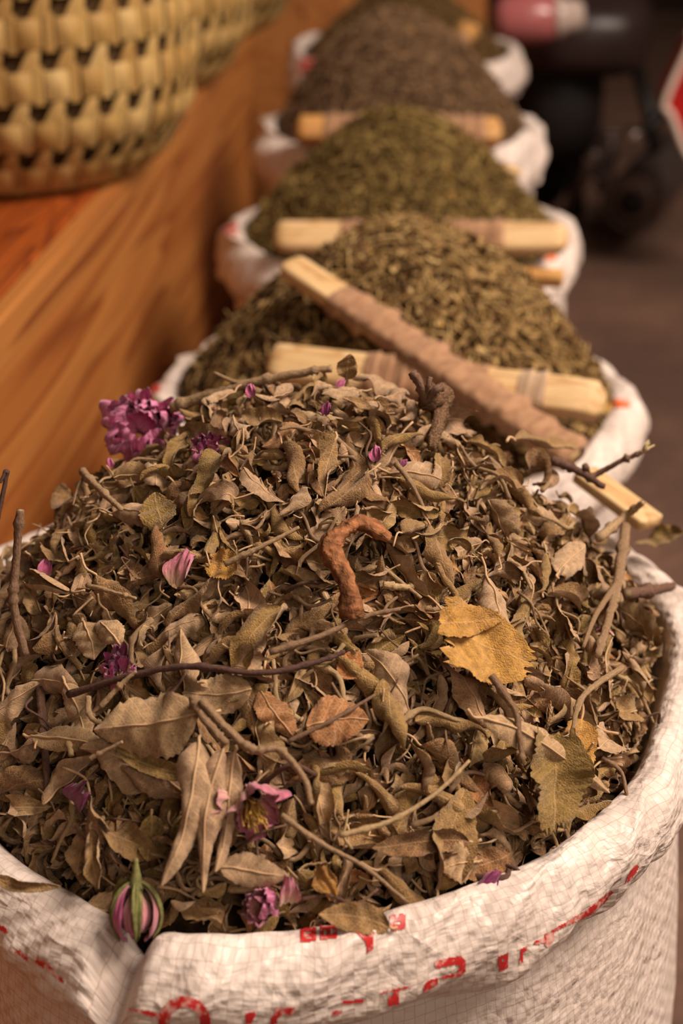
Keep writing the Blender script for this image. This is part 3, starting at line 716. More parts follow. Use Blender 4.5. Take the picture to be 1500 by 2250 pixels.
# ------------------------------------------------------------------ sage leaf meshes
def leaf_arr(Ln, W, curl=1.2, bend=.6, twist=.3, ruffle=.12, seed=0, nu=26, nv=9, t0=0., t1=1., petiole=.25, thick=.0007, rag=.08, fold=0.):
    rg = np.random.default_rng(seed)
    t = np.linspace(t0, t1, nu); s = np.linspace(-1, 1, nv)
    wt = (np.sin(PI*np.clip(t,0.0,1)**.78)**.72)
    wt = np.maximum(wt, .03)
    j1, j2 = rg.uniform(0,6.28,2)
    # midrib
    ang = bend*(np.linspace(-.5,.5,nu)) + .25*np.sin(5*t+j1)*abs(bend)*.5 + .12*np.sin(11*t+j2)
    dl = Ln*(t1-t0)/(nu-1)
    mx = np.concatenate([[0], np.cumsum(np.cos(ang[:-1])*dl)]); mz = np.concatenate([[0], np.cumsum(np.sin(ang[:-1])*dl)])
    my = .06*Ln*np.sin(3.2*t+j2)
    tw = twist*(t-.5)*2 + .15*np.sin(7*t+j1)
    V = np.empty((nu, nv, 3)); UV = np.empty((nu, nv, 2))
    cl = curl*(.75+.35*np.sin(4*t+j1)+.15*np.sin(9*t+j2)); asym = rg.uniform(.6,1.4)
    r1, r2, r3 = rg.uniform(0,6.28,3)
    for i in range(nu):
        w = W/2*wt[i]
        ser = 1 + rag*(rg.uniform(-1,1))
        k = np.where(s < 0, cl[i]*asym, cl[i]); k = np.where(np.abs(k) < .05, .05, k)
        th = s*k
        y = np.sin(th)/k*w*ser; z = (1-np.cos(th))/np.abs(k)*w*np.sign(k)
        z = z + fold*np.abs(s)*w
        z = z + ruffle*w*(s**2)*np.sin(13*t[i]+r1+np.sign(s)*1.3) + .06*w*np.sin(21*t[i]+3*s+r2)
        ca, sa = math.cos(tw[i]), math.sin(tw[i]); y, z = y*ca-z*sa, y*sa+z*ca
        ta = ang[i]
        V[i,:,0] = mx[i]-math.sin(ta)*z; V[i,:,1] = my[i]+y; V[i,:,2] = mz[i]+math.cos(ta)*z
        UV[i,:,0] = t[i]*Ln*100; UV[i,:,1] = s*w*100
    if t1 < .97:                      # torn end
        V[-1,:,0] += rg.uniform(-.12,.12,nv)*W; V[-2,:,0] += rg.uniform(-.04,.04,nv)*W
    if t0 > .03: V[0,:,0] += rg.uniform(-.12,.12,nv)*W
    # normals
    du = np.gradient(V, axis=0); dv = np.gradient(V, axis=1); n = np.cross(du, dv); n /= np.linalg.norm(n,axis=-1,keepdims=True)+1e-12
    b = Buf(); Vt = V + n*thick/2; Vb = V - n*thick/2
    ed = np.zeros((nu,nv),bool); ed[:, 0]=ed[:,-1]=True; ed[0,:]=ed[-1,:]=True
    Vt[ed] = V[ed]+n[ed]*thick*.15; Vb[ed] = V[ed]-n[ed]*thick*.15
    b.add(Vt.reshape(-1,3), grid_faces(nu,nv), UV.reshape(-1,2), side=0.0)
    b.add(Vb.reshape(-1,3), grid_faces(nu,nv,flip=True), UV.reshape(-1,2), side=1.0)
    # midrib ridge under the leaf and the stalk
    mid = V[:, nv//2] - n[:, nv//2]*thick*.8
    if petiole > 0 and t0 < .03:
        m0 = V[0, nv//2]; l = petiole*Ln; q = rg.uniform(-1,1,3)
        stem = spline([m0+np.array([-l, .25*l*q[0], .35*l*q[1]]), m0+np.array([-l*.5,.2*l*q[2],.05*l]), m0], 7)
        pts = np.vstack([stem[:-1], mid[:int(nu*.8)]])
        rad = np.concatenate([np.full(6, .00085), np.linspace(.0008,.0002,len(pts)-6)])*(Ln/.05)**.15
    else:
        pts = mid; rad = np.linspace(.0006,.0002,len(pts))*(Ln/.05)**.15
    tv, tf, tu = tube_arr(pts, rad, 5); b.add(tv, tf, np.stack([tu[:,0], 0*tu[:,0]],-1), side=1.0)
    v = np.concatenate(b.v); v -= v.mean(0)*np.array([1,1,0]); 
    return v, np.concatenate(b.f), np.concatenate(b.uv), np.concatenate(b.a['side'])

LEAF_KINDS = {   # kind: (curl range, width ratio, rnd range, extra)
 'rolled': ((2.4, 4.2), (.40,.62), (.30,.62)),
 'curled': ((1.4, 2.6), (.36,.52), (.05,.55)),
 'broad':  ((.6, 1.2), (.38,.50), (.02,.50)),
 'broken': ((1.0, 2.4), (.45,.7), (.10,.66)),
 'russet': ((.9, 2.0), (.38,.52), (.66,.82))}
def make_variant(kind, Ln, seed, nu=26, nv=9):
    rg = np.random.default_rng(seed); cr, wr, rr = LEAF_KINDS[kind]
    sgn = 1 if rg.uniform() < .5 else -1
    kw = {}
    if kind == 'broken':
        if rg.uniform() < .5: kw = dict(t0=rg.uniform(.25,.45), t1=rg.uniform(.75,1), petiole=0)
        else: kw = dict(t1=rg.uniform(.45,.75))
    bend = rg.uniform(.4, 1.9)*(1 if rg.uniform()<.5 else -1)
    if rg.uniform() < .25: bend *= 2.0
    v, f, uv, side = leaf_arr(Ln, Ln*rg.uniform(*wr), curl=sgn*rg.uniform(*cr), bend=bend, twist=rg.uniform(-1,1)*(1.9 if kind in('rolled','curled') else .8),
                    ruffle=rg.uniform(.05,.28), seed=seed, nu=nu, nv=nv, petiole=rg.uniform(.15,.55) if rg.uniform()<.75 else 0, fold=rg.uniform(0,.4) if kind=='broad' else 0, **kw) if 'petiole' not in kw else \
                 leaf_arr(Ln, Ln*rg.uniform(*wr), curl=sgn*rg.uniform(*cr), bend=bend, twist=rg.uniform(-1,1), ruffle=rg.uniform(.05,.28), seed=seed, nu=nu, nv=nv, **kw)
    return v, f, uv, side, rg.uniform(*rr)

def basis(x, z):
    x = Vector(x).normalized(); z = Vector(z); z = (z - x*z.dot(x)).normalized(); y = z.cross(x)
    m = Matrix((x, y, z)).transposed().to_4x4(); return m

# leaves nobody could count: the lower layers of the heap
VAR = []
kinds = ['rolled']*13 + ['curled']*13 + ['broad']*2 + ['broken']*8 + ['russet']*2
for i, k in enumerate(kinds): VAR.append(make_variant(k, .040, 100+i, nu=12, nv=6))
stuff = Buf()
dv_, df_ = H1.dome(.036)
NST = 5000
rr = np.sqrt(RNG.uniform(0,1,NST))*H1.R*.985; aa = RNG.uniform(0,2*PI,NST)
# nothing of the far slope shows: keep most of them on the near slope and the crown
for i in range(NST):
    rs_ = float(rim_r(aa[i])-.016)/H1.R; x = H1.c[0]+rr[i]*rs_*math.cos(aa[i]); y = H1.c[1]+rr[i]*rs_*math.sin(aa[i])
    if y > H1.c[1]+.12 and RNG.uniform() < .5: continue
    nn = H1.nrm(np.array(x), np.array(y)); k = i/NST
    z = float(H1.h(x,y)) - .027 + .030*k
    v, f, uv, side, rnd = VAR[RNG.integers(len(VAR))]
    sc = RNG.uniform(.40, .95)*(1.0 if y < .68 else .78)
    d = RNG.normal(size=3); d -= nn*(d@nn)*RNG.uniform(.35,1.0)
    up = nn + RNG.normal(size=3)*.9
    if RNG.uniform() < .5: up = -up
    B = np.array(basis(d, up).to_3x3())
    p = (v*sc)@B.T + np.array([x,y,z])
    q = (p[:,0]-H1.c[0])**2+(p[:,1]-H1.c[1])**2
    if z < .535 and np.any(q > (rim_r(np.arctan2(p[:,1]-H1.c[1], p[:,0]-H1.c[0]))-.013)**2): continue
    stuff.add(p, f, uv*sc, side=side, rnd=float(np.clip(rnd+RNG.normal()*.05, 0, .84)))
sm = stuff.mesh('dried_sage_layers', M_LEAF)
so = link('dried_sage_layers', sm); tag(so, 'countless small curled dried sage leaves filling the heap in the foreground sack', 'sage leaves', kind='stuff')
o = link('heap_gap_shade', new_mesh('heap_gap_shade', dv_, df_, M_GAP_SHADE), so)  # dark dome below the leaves, its colour standing in for crevice shade

# single leaves on top of the heap
def zone(x, y):
    dx, dy = x-H1.c[0], y-H1.c[1]; r = math.hypot(dx, dy)
    if r > .185 and dy < -.02: return 'rim'
    if r < .10: return 'crown'
    if abs(dx) > abs(dy)*.9: return 'left' if dx < 0 else 'right'
    return 'front' if dy < 0 else 'crown'
ZTXT = {'rim': 'near the front rim of the big sack', 'crown': 'on the crown of the foreground heap', 'left': 'on the left flank of the foreground heap',
        'right': 'on the right flank of the foreground heap', 'front': 'on the front slope of the foreground heap'}
KTXT = {'rolled': 'tightly rolled grey-brown dried sage leaf', 'curled': 'half curled olive-brown dried sage leaf', 'broad': 'broad flat dried sage leaf with net veins',
        'broken': 'torn piece of dried sage leaf', 'russet': 'russet brown dried sage leaf'}
PV = {k: [] for k in LEAF_KINDS}
for k, n in (('rolled',9),('curled',11),('broad',8),('broken',8),('russet',5)):
    for i in range(n):
        v, f, uv, side, rnd = make_variant(k, .055, 500+i*7+len(k)*31+ord(k[2])*3, nu=30, nv=11)
        PV[k].append(new_mesh('dried_leaf', v, f, M_LEAF, uv, {'side': side, 'rnd': np.full(len(v), rnd)}))
HERO = [((905,1440),(1165,1470),75),((665,1600),(800,1590),45),((480,1572),(262,1632),55),((480,1640),(392,1945),50),((540,1660),(460,1930),45),
        ((1165,1590),(1190,1865),70),((1000,1585),(1275,1725),40),((850,2035),(700,2000),50),((480,1915),(630,1915),40),((370,1185),(365,1105),40),
        ((560,1740),(600,1850),70),((335,1950),(335,2060),70),((562,1960),(562,2010),60),((735,1230),(745,1385),45),((800,1212),(735,1230),30),((297,1460),(297,1500),45),
        ((318,920),(318,980),85),((930,830),(925,1000),40),((660,1470),(860,1385),16),((215,1560),(745,1470),18),((735,985),(705,1110),24),((205,1370),(225,1455),40),((400,1308),(410,1310),40)]
def seg_d(px, py, a, b_):
    dx, dy = b_[0]-a[0], b_[1]-a[1]; l = dx*dx+dy*dy
    t = max(0, min(1, ((px-a[0])*dx+(py-a[1])*dy)/l)); return math.hypot(px-a[0]-t*dx, py-a[1]-t*dy)
NLEAF = 252
placed = []
rgL = np.random.default_rng(21)
tries = 0
while len(placed) < NLEAF and tries < 60000:
    tries += 1
    px = rgL.uniform(-20, 1500); py = rgL.uniform(835, 2060)
    d_min = 26 + 62*max(0, (py-830)/1230)
    if any((px-a)**2+(py-b_)**2 < d_min**2 for a, b_ in placed): continue
    P0 = H1.hit(px, py)
    if P0 is None: continue
    r = math.hypot(P0.x-H1.c[0], P0.y-H1.c[1])
    if r > rim_r(math.atan2(P0.y-H1.c[1], P0.x-H1.c[0]))-.026: continue
    if any(seg_d(px, py, a, b_) < w_ for a, b_, w_ in HERO): continue
    placed.append((px, py))
    k = rgL.choice(['rolled','curled','broad','broken','russet'], p=[.36,.34,.08,.16,.06])
    me = PV[k][rgL.integers(len(PV[k]))]
    nn = H1.nrm(np.array(P0.x), np.array(P0.y))
    frac = max(0, min(1, (py-830)/1100))
    sc = rgL.uniform(.42,.74) + .50*frac*rgL.uniform(.3, 1)
    if r > H1.R-.045: sc *= .75
    d = rgL.normal(size=3); d -= nn*(d@nn)*rgL.uniform(.75,1.0)
    d = d + np.array([0,-.35,-.35])*frac
    up = nn + rgL.normal(size=3)*.6
    if rgL.uniform() < .45: up = -up
    mw = Matrix.Translation(P0 + Vector(nn)*rgL.uniform(.002,.010)) @ basis(d, up) @ Matrix.Scale(sc, 4)
    o = bpy.data.objects.new('dried_leaf', me); COL.objects.link(o); o.matrix_world = mw
    zn = zone(P0.x, P0.y)
    tag(o, KTXT[k]+' '+ZTXT[zn], 'leaf', KTXT[k].replace('dried sage leaf','leaves')+' '+ZTXT[zn])

# leaves one can point to -----------------------------------------------------
def hero(p0, p1, wpx, label, rnd, lift=.010, flip=False, roll=0.0, ys=None, **kw):
    """leaf from stalk end p0 to tip p1 (places in the photo found on the heap's surface)"""
    def g(p):
        if len(p) == 3: return at_y(p[0], p[1], p[2])
        q = H1.hit(*p)
        if q is None: q = at_y(p[0], p[1], .82)
        return q
    A, B_ = g(p0), g(p1); mid = (A+B_)/2
    nn = Vector(H1.nrm(np.array(mid.x), np.array(mid.y))); toc = (CAM-mid).normalized()
    nn = (nn*.55 + toc*.45).normalized()
    Ln = (B_-A).length; depth = (mid-CAM).dot(_f); W = wpx*depth/FPX
    seed = kw.pop('seed', abs(int(p0[0]*7+p0[1]*13)))
    if kw.get('petiole') is None: kw['petiole'] = 0.12
    v, f, uv, side = leaf_arr(Ln, W, seed=seed, nu=40, nv=15, **kw)
    v[:,0] -= (v[:,0].max()+v[:,0].min())/2
    up = -nn if flip else nn
    me = new_mesh('dried_leaf', v, f, M_LEAF, uv, {'side': side, 'rnd': np.full(len(v), rnd)})
    o = link('dried_leaf', me); o.matrix_world = Matrix.Translation(mid+nn*lift) @ basis(B_-A, up) @ Matrix.Rotation(roll, 4, 'X')
    tag(o, label, 'leaf'); return o
hero((905,1420),(1165,1478),175,'large flat yellow sage leaf with a torn left edge right of centre',.93,lift=.034,curl=.3,bend=.25,twist=.08,ruffle=.10,rag=.03,t0=.2,t1=.90,petiole=0)
hero((905,1385),(1080,1400),70,'smaller yellowish leaf strip overlapping the top of the large yellow leaf',.88,lift=.036,curl=.5,bend=.3,twist=.1,t0=.2,petiole=0)
hero((665,1600),(800,1590),110,'orange-brown leaf with fine net veins in the middle of the front slope',.80,lift=.020,curl=.5,bend=.4,flip=True,petiole=0)
hero((575,1520),(640,1635),70,'small upright orange-brown leaf left of the orange-brown veined leaf',.76,curl=.8,bend=.3,flip=True,petiole=0)
hero((480,1572),(262,1632),150,'big folded pale-veined leaf left of centre, wedge shaped',.24,lift=.028,curl=.45,bend=.3,flip=True,fold=.25,petiole=.2)
hero((560,1525),(410,1540),90,'pale leaf tip with white midrib above the wedge shaped leaf',.30,lift=.012,curl=.5,bend=.2,flip=True,petiole=0)
hero((480,1640),(392,1945),125,'long rolled grey leaf, left one of the hanging bunch left of the open rose',.44,lift=.032,curl=3.1,bend=.25,twist=.2,petiole=.05,ruffle=.03,flip=True)
hero((500,1650),(440,1950),110,'long rolled grey leaf, middle one of the hanging bunch left of the open rose',.50,lift=.030,curl=3.1,bend=.2,twist=.2,petiole=.05,ruffle=.03,flip=True)
hero((540,1660),(472,1910),100,'long rolled grey leaf, right one of the hanging bunch left of the open rose',.46,lift=.028,curl=3.0,bend=-.3,twist=.3,petiole=.05,ruffle=.03,flip=True)
hero((1165,1590),(1190,1865),138,'big green hanging leaf with pebbled skin at lower right',.08,lift=.028,curl=.55,bend=.4,twist=.1,ruffle=.25,petiole=0,fold=.3,t0=.14,t1=.88)
hero((1000,1585),(1275,1725),75,'long tan folded leaf slanting above the big green leaf',.34,lift=.034,curl=1.0,bend=-.2,twist=.2,flip=True,fold=.3)
hero((1255,1560),(1235,1710),110,'ochre leaf with holes behind the long tan folded leaf',.88,lift=.010,curl=.6,bend=.3,petiole=.3)
hero((850,2035),(700,2000),70,'grey felted oval leaf resting on the front rim between red printed blocks',.45,lift=.024,curl=.5,bend=.4,petiole=.1,fold=.05)
hero((0,1930,.565),(145,1958,.555),34,'narrow folded leaf lying on the left side of the white rim',.38,lift=.012,curl=1.4,bend=-.3,petiole=.1)
hero((480,1915),(630,1915),75,'grey oblong leaf lying just under the open rose',.44,lift=.016,curl=.7,bend=.2,petiole=.05,flip=True)
hero((370,1185),(365,1105),85,'round olive leaf with pebbled skin on the left flank',.12,lift=.016,curl=.4,bend=.3,petiole=0)
hero((205,1370),(225,1455),80,'olive leaf with bright net veins above the deep pink rosebud',.26,lift=.014,curl=.5,bend=.3,flip=True,petiole=.1)
hero((285,1440),(240,1370),70,'leaf curled into a ring beside the bright-veined leaf on the left',.34,lift=.014,curl=1.2,bend=2.8,flip=True)
hero((205,1830),(190,1925),80,'dull green leaf with white net veins at lower left',.28,lift=.012,curl=.5,bend=.3,flip=True,petiole=0)
hero((225,1820),(235,1950),70,'twisted grey leaf hanging in front of the net veined leaf at lower left',.42,lift=.02,curl=2.0,bend=.5,twist=.8)
hero((755,850,.83),(765,795,.83),50,'pointed grey leaf standing upright on the very top of the heap',.40,lift=.004,curl=.6,bend=.1,petiole=.3)
hero((530,1270),(460,1240),75,'ochre orange broken leaf on the left of centre',.90,lift=.014,curl=.6,bend=.6,t1=.8,petiole=0)
hero((1040,1890),(960,1905),90,'pale-veined yellowish leaf low on the right above the purple petal',.30,lift=.014,curl=.6,bend=.5,flip=True)
hero((1110,1870),(980,1930),80,'tan brown leaf under the big green leaf',.70,lift=.008,curl=.5,bend=.2,petiole=0)
hero((1030,1860),(820,1850),70,'long greyish brown leaf low on the right slope',.58,lift=.018,curl=1.0,bend=.4,twist=.2)
hero((735,1930),(680,1950),80,'crumpled ochre leaf near the front rim',.86,lift=.014,curl=.7,bend=.8,petiole=0,ruffle=.3)
hero((190,1990),(300,2010),85,'green leaf with a pale midrib behind the striped rosebud',.14,lift=.008,curl=.4,bend=.3,flip=True)
hero((340,1790),(345,1890),62,'yellow green leaf above the striped rosebud',.05,lift=.012,curl=.6,bend=.5)
hero((165,1500),(215,1640),70,'tall leaf with pale net veins left of the big wedge shaped leaf',.26,lift=.014,curl=1.0,bend=.3,flip=True,twist=.2)
hero((90,1610),(260,1665),60,'leaf with a straight pale midrib at the left edge',.22,lift=.014,curl=.9,bend=.2,flip=True,twist=.3)
hero((260,1650),(450,1725),48,'folded yellow olive leaf running along below the wedge shaped leaf',.10,lift=.02,curl=1.4,bend=.3)
hero((1500,1175,.90),(1390,1195,.91),62,'blurred olive leaf hanging over the right rim',.10,lift=.005,curl=.8,bend=.7)
hero((1200,1290,),(1245,1210),70,'pale ribbed leaf folded lengthwise on the right flank',.38,lift=.016,curl=1.3,bend=.3,flip=True)
hero((735,985),(705,1110),40,'pale twisted leaf hanging in the middle of the crown',.48,lift=.02,curl=1.8,bend=.4,twist=.9)
hero((745,1500),(790,1440),60,'russet leaf scrap left of the large yellow leaf',.78,lift=.01,curl=.7,bend=.5,petiole=0)
hero((860,920),(755,905),44,'pale grey leaf lying crosswise at the top of the heap',.46,lift=.012,curl=.8,bend=.4)
hero((1120,1010),(1230,985,.93),50,'grey olive leaf sticking out toward the second sack on the right',.30,lift=.012,curl=1.2,bend=.3)

# ------------------------------------------------------------------ twigs
def hp(p, lift):
    if len(p) == 3: return np.array(at_y(*p))
    q = H1.hit(*p)
    if q is None: q = at_y(p[0], p[1], .84)
    n = H1.nrm(np.array(q.x), np.array(q.y)); return np.array(q)+n*lift
def twig(pts, rpx, label=None, group=None, rnd=.4, lift=.016, tip=None, branches=(), taper=.6, nodes=True, rough_=.07):
    P = np.array([hp(p, lift) for p in pts]); n = max(10, len(pts)*9); c = spline(P, n)
    depth = float((Vector(c[n//2])-CAM).dot(_f)); r = rpx*depth/FPX
    rad = np.linspace(r, r*taper, n)
    rg = np.random.default_rng(int(pts[0][0]*3+pts[0][1]))
    if nodes:
        for k in range(max(1, n//12)): i = rg.integers(2, n-2); rad[i] *= 1.45; rad[i-1] *= 1.2
    c = c + rg.normal(size=c.shape)*r*.05; b = Buf(); v, f, uv = tube_arr(c, rad, 9, rough=rough_, seed=n)
    tp = np.zeros(len(v))
    if tip: tp[-9*2:] = 1.0
    else: tp[-9:] = .7; tp[:9] = .7
    b.add(v, f, uv, rnd=rnd, tip=tp)
    if tip:
        for k in range(5):
            dv = rg.normal(size=3); ax = c[-1]-c[-3]; ax /= np.linalg.norm(ax)
            e = c[-1] + (ax*1.2+dv*.45)*r*2.6; v, f, uv = tube_arr([c[-1], (c[-1]+e)/2+dv*r*.2, e], [r*.5,r*.4,r*.2], 5); b.add(v, f, uv, rnd=.9, tip=1.0)
    for (bp, br_) in branches:
        Q = spline(np.array([hp(p, lift) for p in bp]), 14); v, f, uv = tube_arr(Q, np.linspace(br_*depth/FPX, br_*depth/FPX*.5, 14), 7, rough=.06); b.add(v, f, uv, rnd=rnd, tip=0.)
    o = link('dry_twig', b.mesh('dry_twig', M_TWIG)); tag(o, label, 'twig', group); return o
twig([(380,905),(470,875),(560,850),(650,832),(728,820)], 13, 'thick beige twig along the top left edge of the heap, beside the big magenta rose', rnd=.62, lift=.003, branches=[([(600,842),(530,850),(472,828)],7)])
twig([(45,1120,.70),(35,1240,.69),(30,1330,.68),(55,1440,.67)], 9, 'upright knotty brown twig at the left edge', rnd=.33, lift=.0, taper=1.1)
twig([(1160,1062),(1220,1090),(1275,1122)], 11, 'dark purplish twig on the right of the crown', rnd=.12, lift=.022)
twig([(1240,1075),(1300,1045,.86),(1360,1015,.86),(1412,992,.86)], 8, 'twig poking out on the right with a pale frayed tip', rnd=.28, lift=.02, tip=True)
twig([(1262,1220),(1310,1180),(1358,1140)], 11, 'pale grey broken twig on the right flank', rnd=.75, lift=.02)
twig([(1335,1180),(1320,1280),(1300,1370),(1270,1460)], 13, 'thick grey-brown branch running down the right flank', rnd=.55, lift=.014, branches=[([(1315,1300),(1270,1370),(1240,1440)],8)])
twig([(1325,1330),(1370,1325),(1424,1318)], 13, 'short brown stub with a split pale end at the right rim', rnd=.22, lift=.018, tip=False, taper=.8)
twig([(215,1560),(320,1520),(440,1495),(580,1512),(680,1482),(745,1470)], 9, 'long dark purple stem lying across the middle of the heap', rnd=.06, lift=.024)
twig([(600,1468),(690,1425),(780,1390),(860,1378)], 8, 'brown stem slanting up left of the large yellow leaf', rnd=.42, lift=.022)
twig([(515,1280),(590,1245),(655,1200)], 7, 'thin yellowish stem left of the reddish bark curl', rnd=.66, lift=.02)
twig([(232,1092),(265,1120),(310,1166)], 10, 'broken hollow pale stem on the upper left flank', rnd=.72, lift=.022, branches=[([(240,1095),(222,1120),(215,1160)],4)])
twig([(730,1845),(820,1810),(915,1755),(982,1690)], 7, 'thin curved pale stem low on the right of the open rose', rnd=.85, lift=.028)
twig([(612,1800),(690,1860),(770,1905),(855,1980)], 7, 'stalk running down right from the open rose', rnd=.58, lift=.028)
twig([(1015,1520),(1060,1590),(1072,1640),(1078,1700)], 9, 'purplish grey stem in front of the long tan folded leaf', rnd=.40, lift=.032)
twig([(105,1520),(112,1640),(122,1770)], 11, 'reddish brown upright stem at the lower left', rnd=.2, lift=.006)
twig([(635,1650),(720,1600),(800,1545)], 6, 'thin brown stem crossing the orange-brown veined leaf', rnd=.33, lift=.02)
twig([(270,1700),(330,1660)], 6, 'short straw stem below the wedge shaped leaf', rnd=.6, lift=.03)
twig([(490,1585),(520,1640),(560,1672),(620,1680),(655,1730),(665,1780)], 10, 'thick arching stem from which the rolled leaves hang', rnd=.56, lift=.034, taper=.7)
twig([(470,1575),(490,1620),(510,1660)], 13, 'knobbly grey stem joint at the head of the rolled leaf bunch', rnd=.52, lift=.032)
twig([(290,1590),(330,1550),(365,1520)], 7, 'tan hooked stem above the wedge shaped leaf', rnd=.7, lift=.03)
twig([(250,1560),(250,1595),(285,1620),(420,1640)], 7, 'pale looping leaf stalk around the wedge shaped leaf', rnd=.75, lift=.024)
twig([(1295,1500),(1215,1560),(1190,1640)], 8, 'light brown stalk of the ochre leaf at right', rnd=.7, lift=.024)
twig([(0,1060,.74),(15,1040,.745),(-12,1170,.73)][::-1], 6, 'dark twig end at the very left edge', rnd=.05, lift=.0)
twig([(240,1320),(300,1335),(345,1352)], 6, 'thin yellow stalk right of the upright knotty twig', rnd=.8, lift=.02)
twig([(830,1300),(885,1310),(905,1300)], 9, 'fresh greenish stalk piece right of the bark curl', rnd=.9, lift=.01)
rgT = np.random.default_rng(77)
TM = []
for i in range(12):
    l = .045; q = rgT.normal(size=(3,3))*.12*l; q[:,0] = 0
    c = spline([(-l/2,0,0), tuple(np.array([-l/6,0,0])+q[0]), tuple(np.array([l/6,0,0])+q[1]), (l/2,q[2][1],q[2][2])], 18)
    rad = np.linspace(.0014,.0008,18)*rgT.uniform(.7,1.5); rad[rgT.integers(3,15)] *= 1.5
    v, f, uv = tube_arr(c, rad, 7, rough=.07, seed=i); tp = np.zeros(len(v)); tp[:7] = .8; tp[-7:] = .8
    TM.append(new_mesh('dry_twig', v, f, M_TWIG, uv, {'rnd': np.full(len(v), [.1,.25,.35,.45,.5,.55,.6,.65,.7,.75,.3,.85][i]), 'tip': tp}))
cnt = 0
while cnt < 140:
    px = rgT.uniform(0, 1490); py = rgT.uniform(850, 2040); P0 = H1.hit(px, py)
    if P0 is None: continue
    r = math.hypot(P0.x-H1.c[0], P0.y-H1.c[1])
    if r > H1.R-.03: continue
    nn = H1.nrm(np.array(P0.x), np.array(P0.y)); d = rgT.normal(size=3); d -= nn*(d@nn)*.85
    o = bpy.data.objects.new('dry_twig', TM[rgT.integers(12)]); COL.objects.link(o)
    o.matrix_world = Matrix.Translation(P0+Vector(nn)*rgT.uniform(.0,.012)) @ basis(d, nn) @ Matrix.Scale(rgT.uniform(.45,1.05), 4)
    zn = zone(P0.x, P0.y)
    tag(o, 'thin short dry twig '+ZTXT[zn], 'twig', 'short twigs '+ZTXT[zn]); cnt += 1

# bark curl and shaggy seed head
c = spline([hp((835,1218),.020), hp((790,1208),.026), hp((742,1230),.028), hp((722,1275),.030), hp((738,1330),.030), hp((748,1388),.024)], 44)
rg = np.random.default_rng(5); rad = .0056*(1+.16*np.sin(np.arange(44)*.33)+.05*rg.normal(size=44))*np.linspace(.85,1.15,44); rad[:3] *= .8
v, f, uv = tube_arr(c, rad, 18, ex=.75, rough=.05, seed=3); gv = 1+.16*rg.normal(size=18); cc = np.vstack([c[:1],c,c[-1:]]); v = (cc[:,None,:]+(v.reshape(46,18,3)-cc[:,None,:])*np.stack([np.roll(gv, i//9) for i in range(46)])[...,None]).reshape(-1,3)
o = link('bark_curl', new_mesh('bark_curl', v, f, M_BARK, uv)); tag(o, 'hooked curl of reddish brown bark in the centre of the heap', 'bark')
sh = empty('seed_head', tuple(hp((925,900),.012))); tag(sh, 'shaggy brown dried flower spike with a forked top, upper right of the heap', 'flower')
base = np.array(sh.location)
c = spline([hp((925,1010),.012), hp((930,940),.022), np.array(at_y(935,880,.80))], 26); rad = .0075*np.sin(np.linspace(.35,2.6,26))**.6*np.linspace(.6,1.15,26)
v, f, uv = tube_arr(c-base, rad, 14, rough=.2, seed=8); link('spike', new_mesh('spike', v, f, M_FUZZ, uv), sh)
for (e, r_) in (((905,818),9), ((972,850),8), ((945,830),5)):
    q0 = np.array(at_y(935,885,.80)); q1 = np.array(at_y(e[0],e[1],.80)); mid = (q0+q1)/2+np.array([0,-.003,.004])
    v, f, uv = tube_arr(spline([q0,mid,q1],12)-base, np.linspace(r_,r_*1.2,12)*.92/FPX, 9, rough=.15, seed=e[0])
    link('branch', new_mesh('branch', v, f, M_TWIG, uv, {'rnd': np.full(len(v), .3), 'tip': np.zeros(len(v))}), sh)

# ------------------------------------------------------------------ roses and petals
def petal_arr(w, h, cup=.9, ruf=.25, curl=.5, seed=0, nu=21, nv=15, point=0):
    rg = np.random.default_rng(seed); s = np.linspace(-1,1,nu); t = np.linspace(0,1,nv); S_, T_ = np.meshgrid(s,t,indexing='ij')
    wt = np.where(point > 0, np.sin(PI*(.14+.80*T_)**.8)**.6, .35+.65*np.sin(PI*(.05+.80*T_)))
    a = S_*cup*wt; R = w/2/cup
    p1, p2, p3 = rg.uniform(0,6.28,3)
    rr = ruf*w*.22*T_**1.2*(np.sin(7*S_+p1)+.7*np.sin(13*S_+p2+3*T_)+.4*np.sin(19*S_-5*T_+p3))
    x = R*np.sin(a); y = -R*(1-np.cos(a)) + rr - curl*h*T_**2.2*(-.35); z = h*T_*(1-(.10 if point else .36)*S_**2) + .04*h*np.sin(6*S_+p3)
    v = np.stack([x,y,z],-1).reshape(-1,3); uv = np.stack([S_*.5+.5,T_],-1).reshape(-1,2)
    return v, uv, nu, nv
def petal_mesh(w, h, m, **kw):
    v, uv, nu, nv = petal_arr(w, h, **kw); f = grid_faces(nu,nv)
    du = np.gradient(v.reshape(nu,nv,3),axis=0); dv = np.gradient(v.reshape(nu,nv,3),axis=1); n = np.cross(du,dv); n /= np.linalg.norm(n,axis=-1,keepdims=True)+1e-12
    b = Buf(); b.add(v+n.reshape(-1,3)*.00018, f, uv); b.add(v-n.reshape(-1,3)*.00018, f[:, ::-1], uv)
    return b.mesh('petal', m)
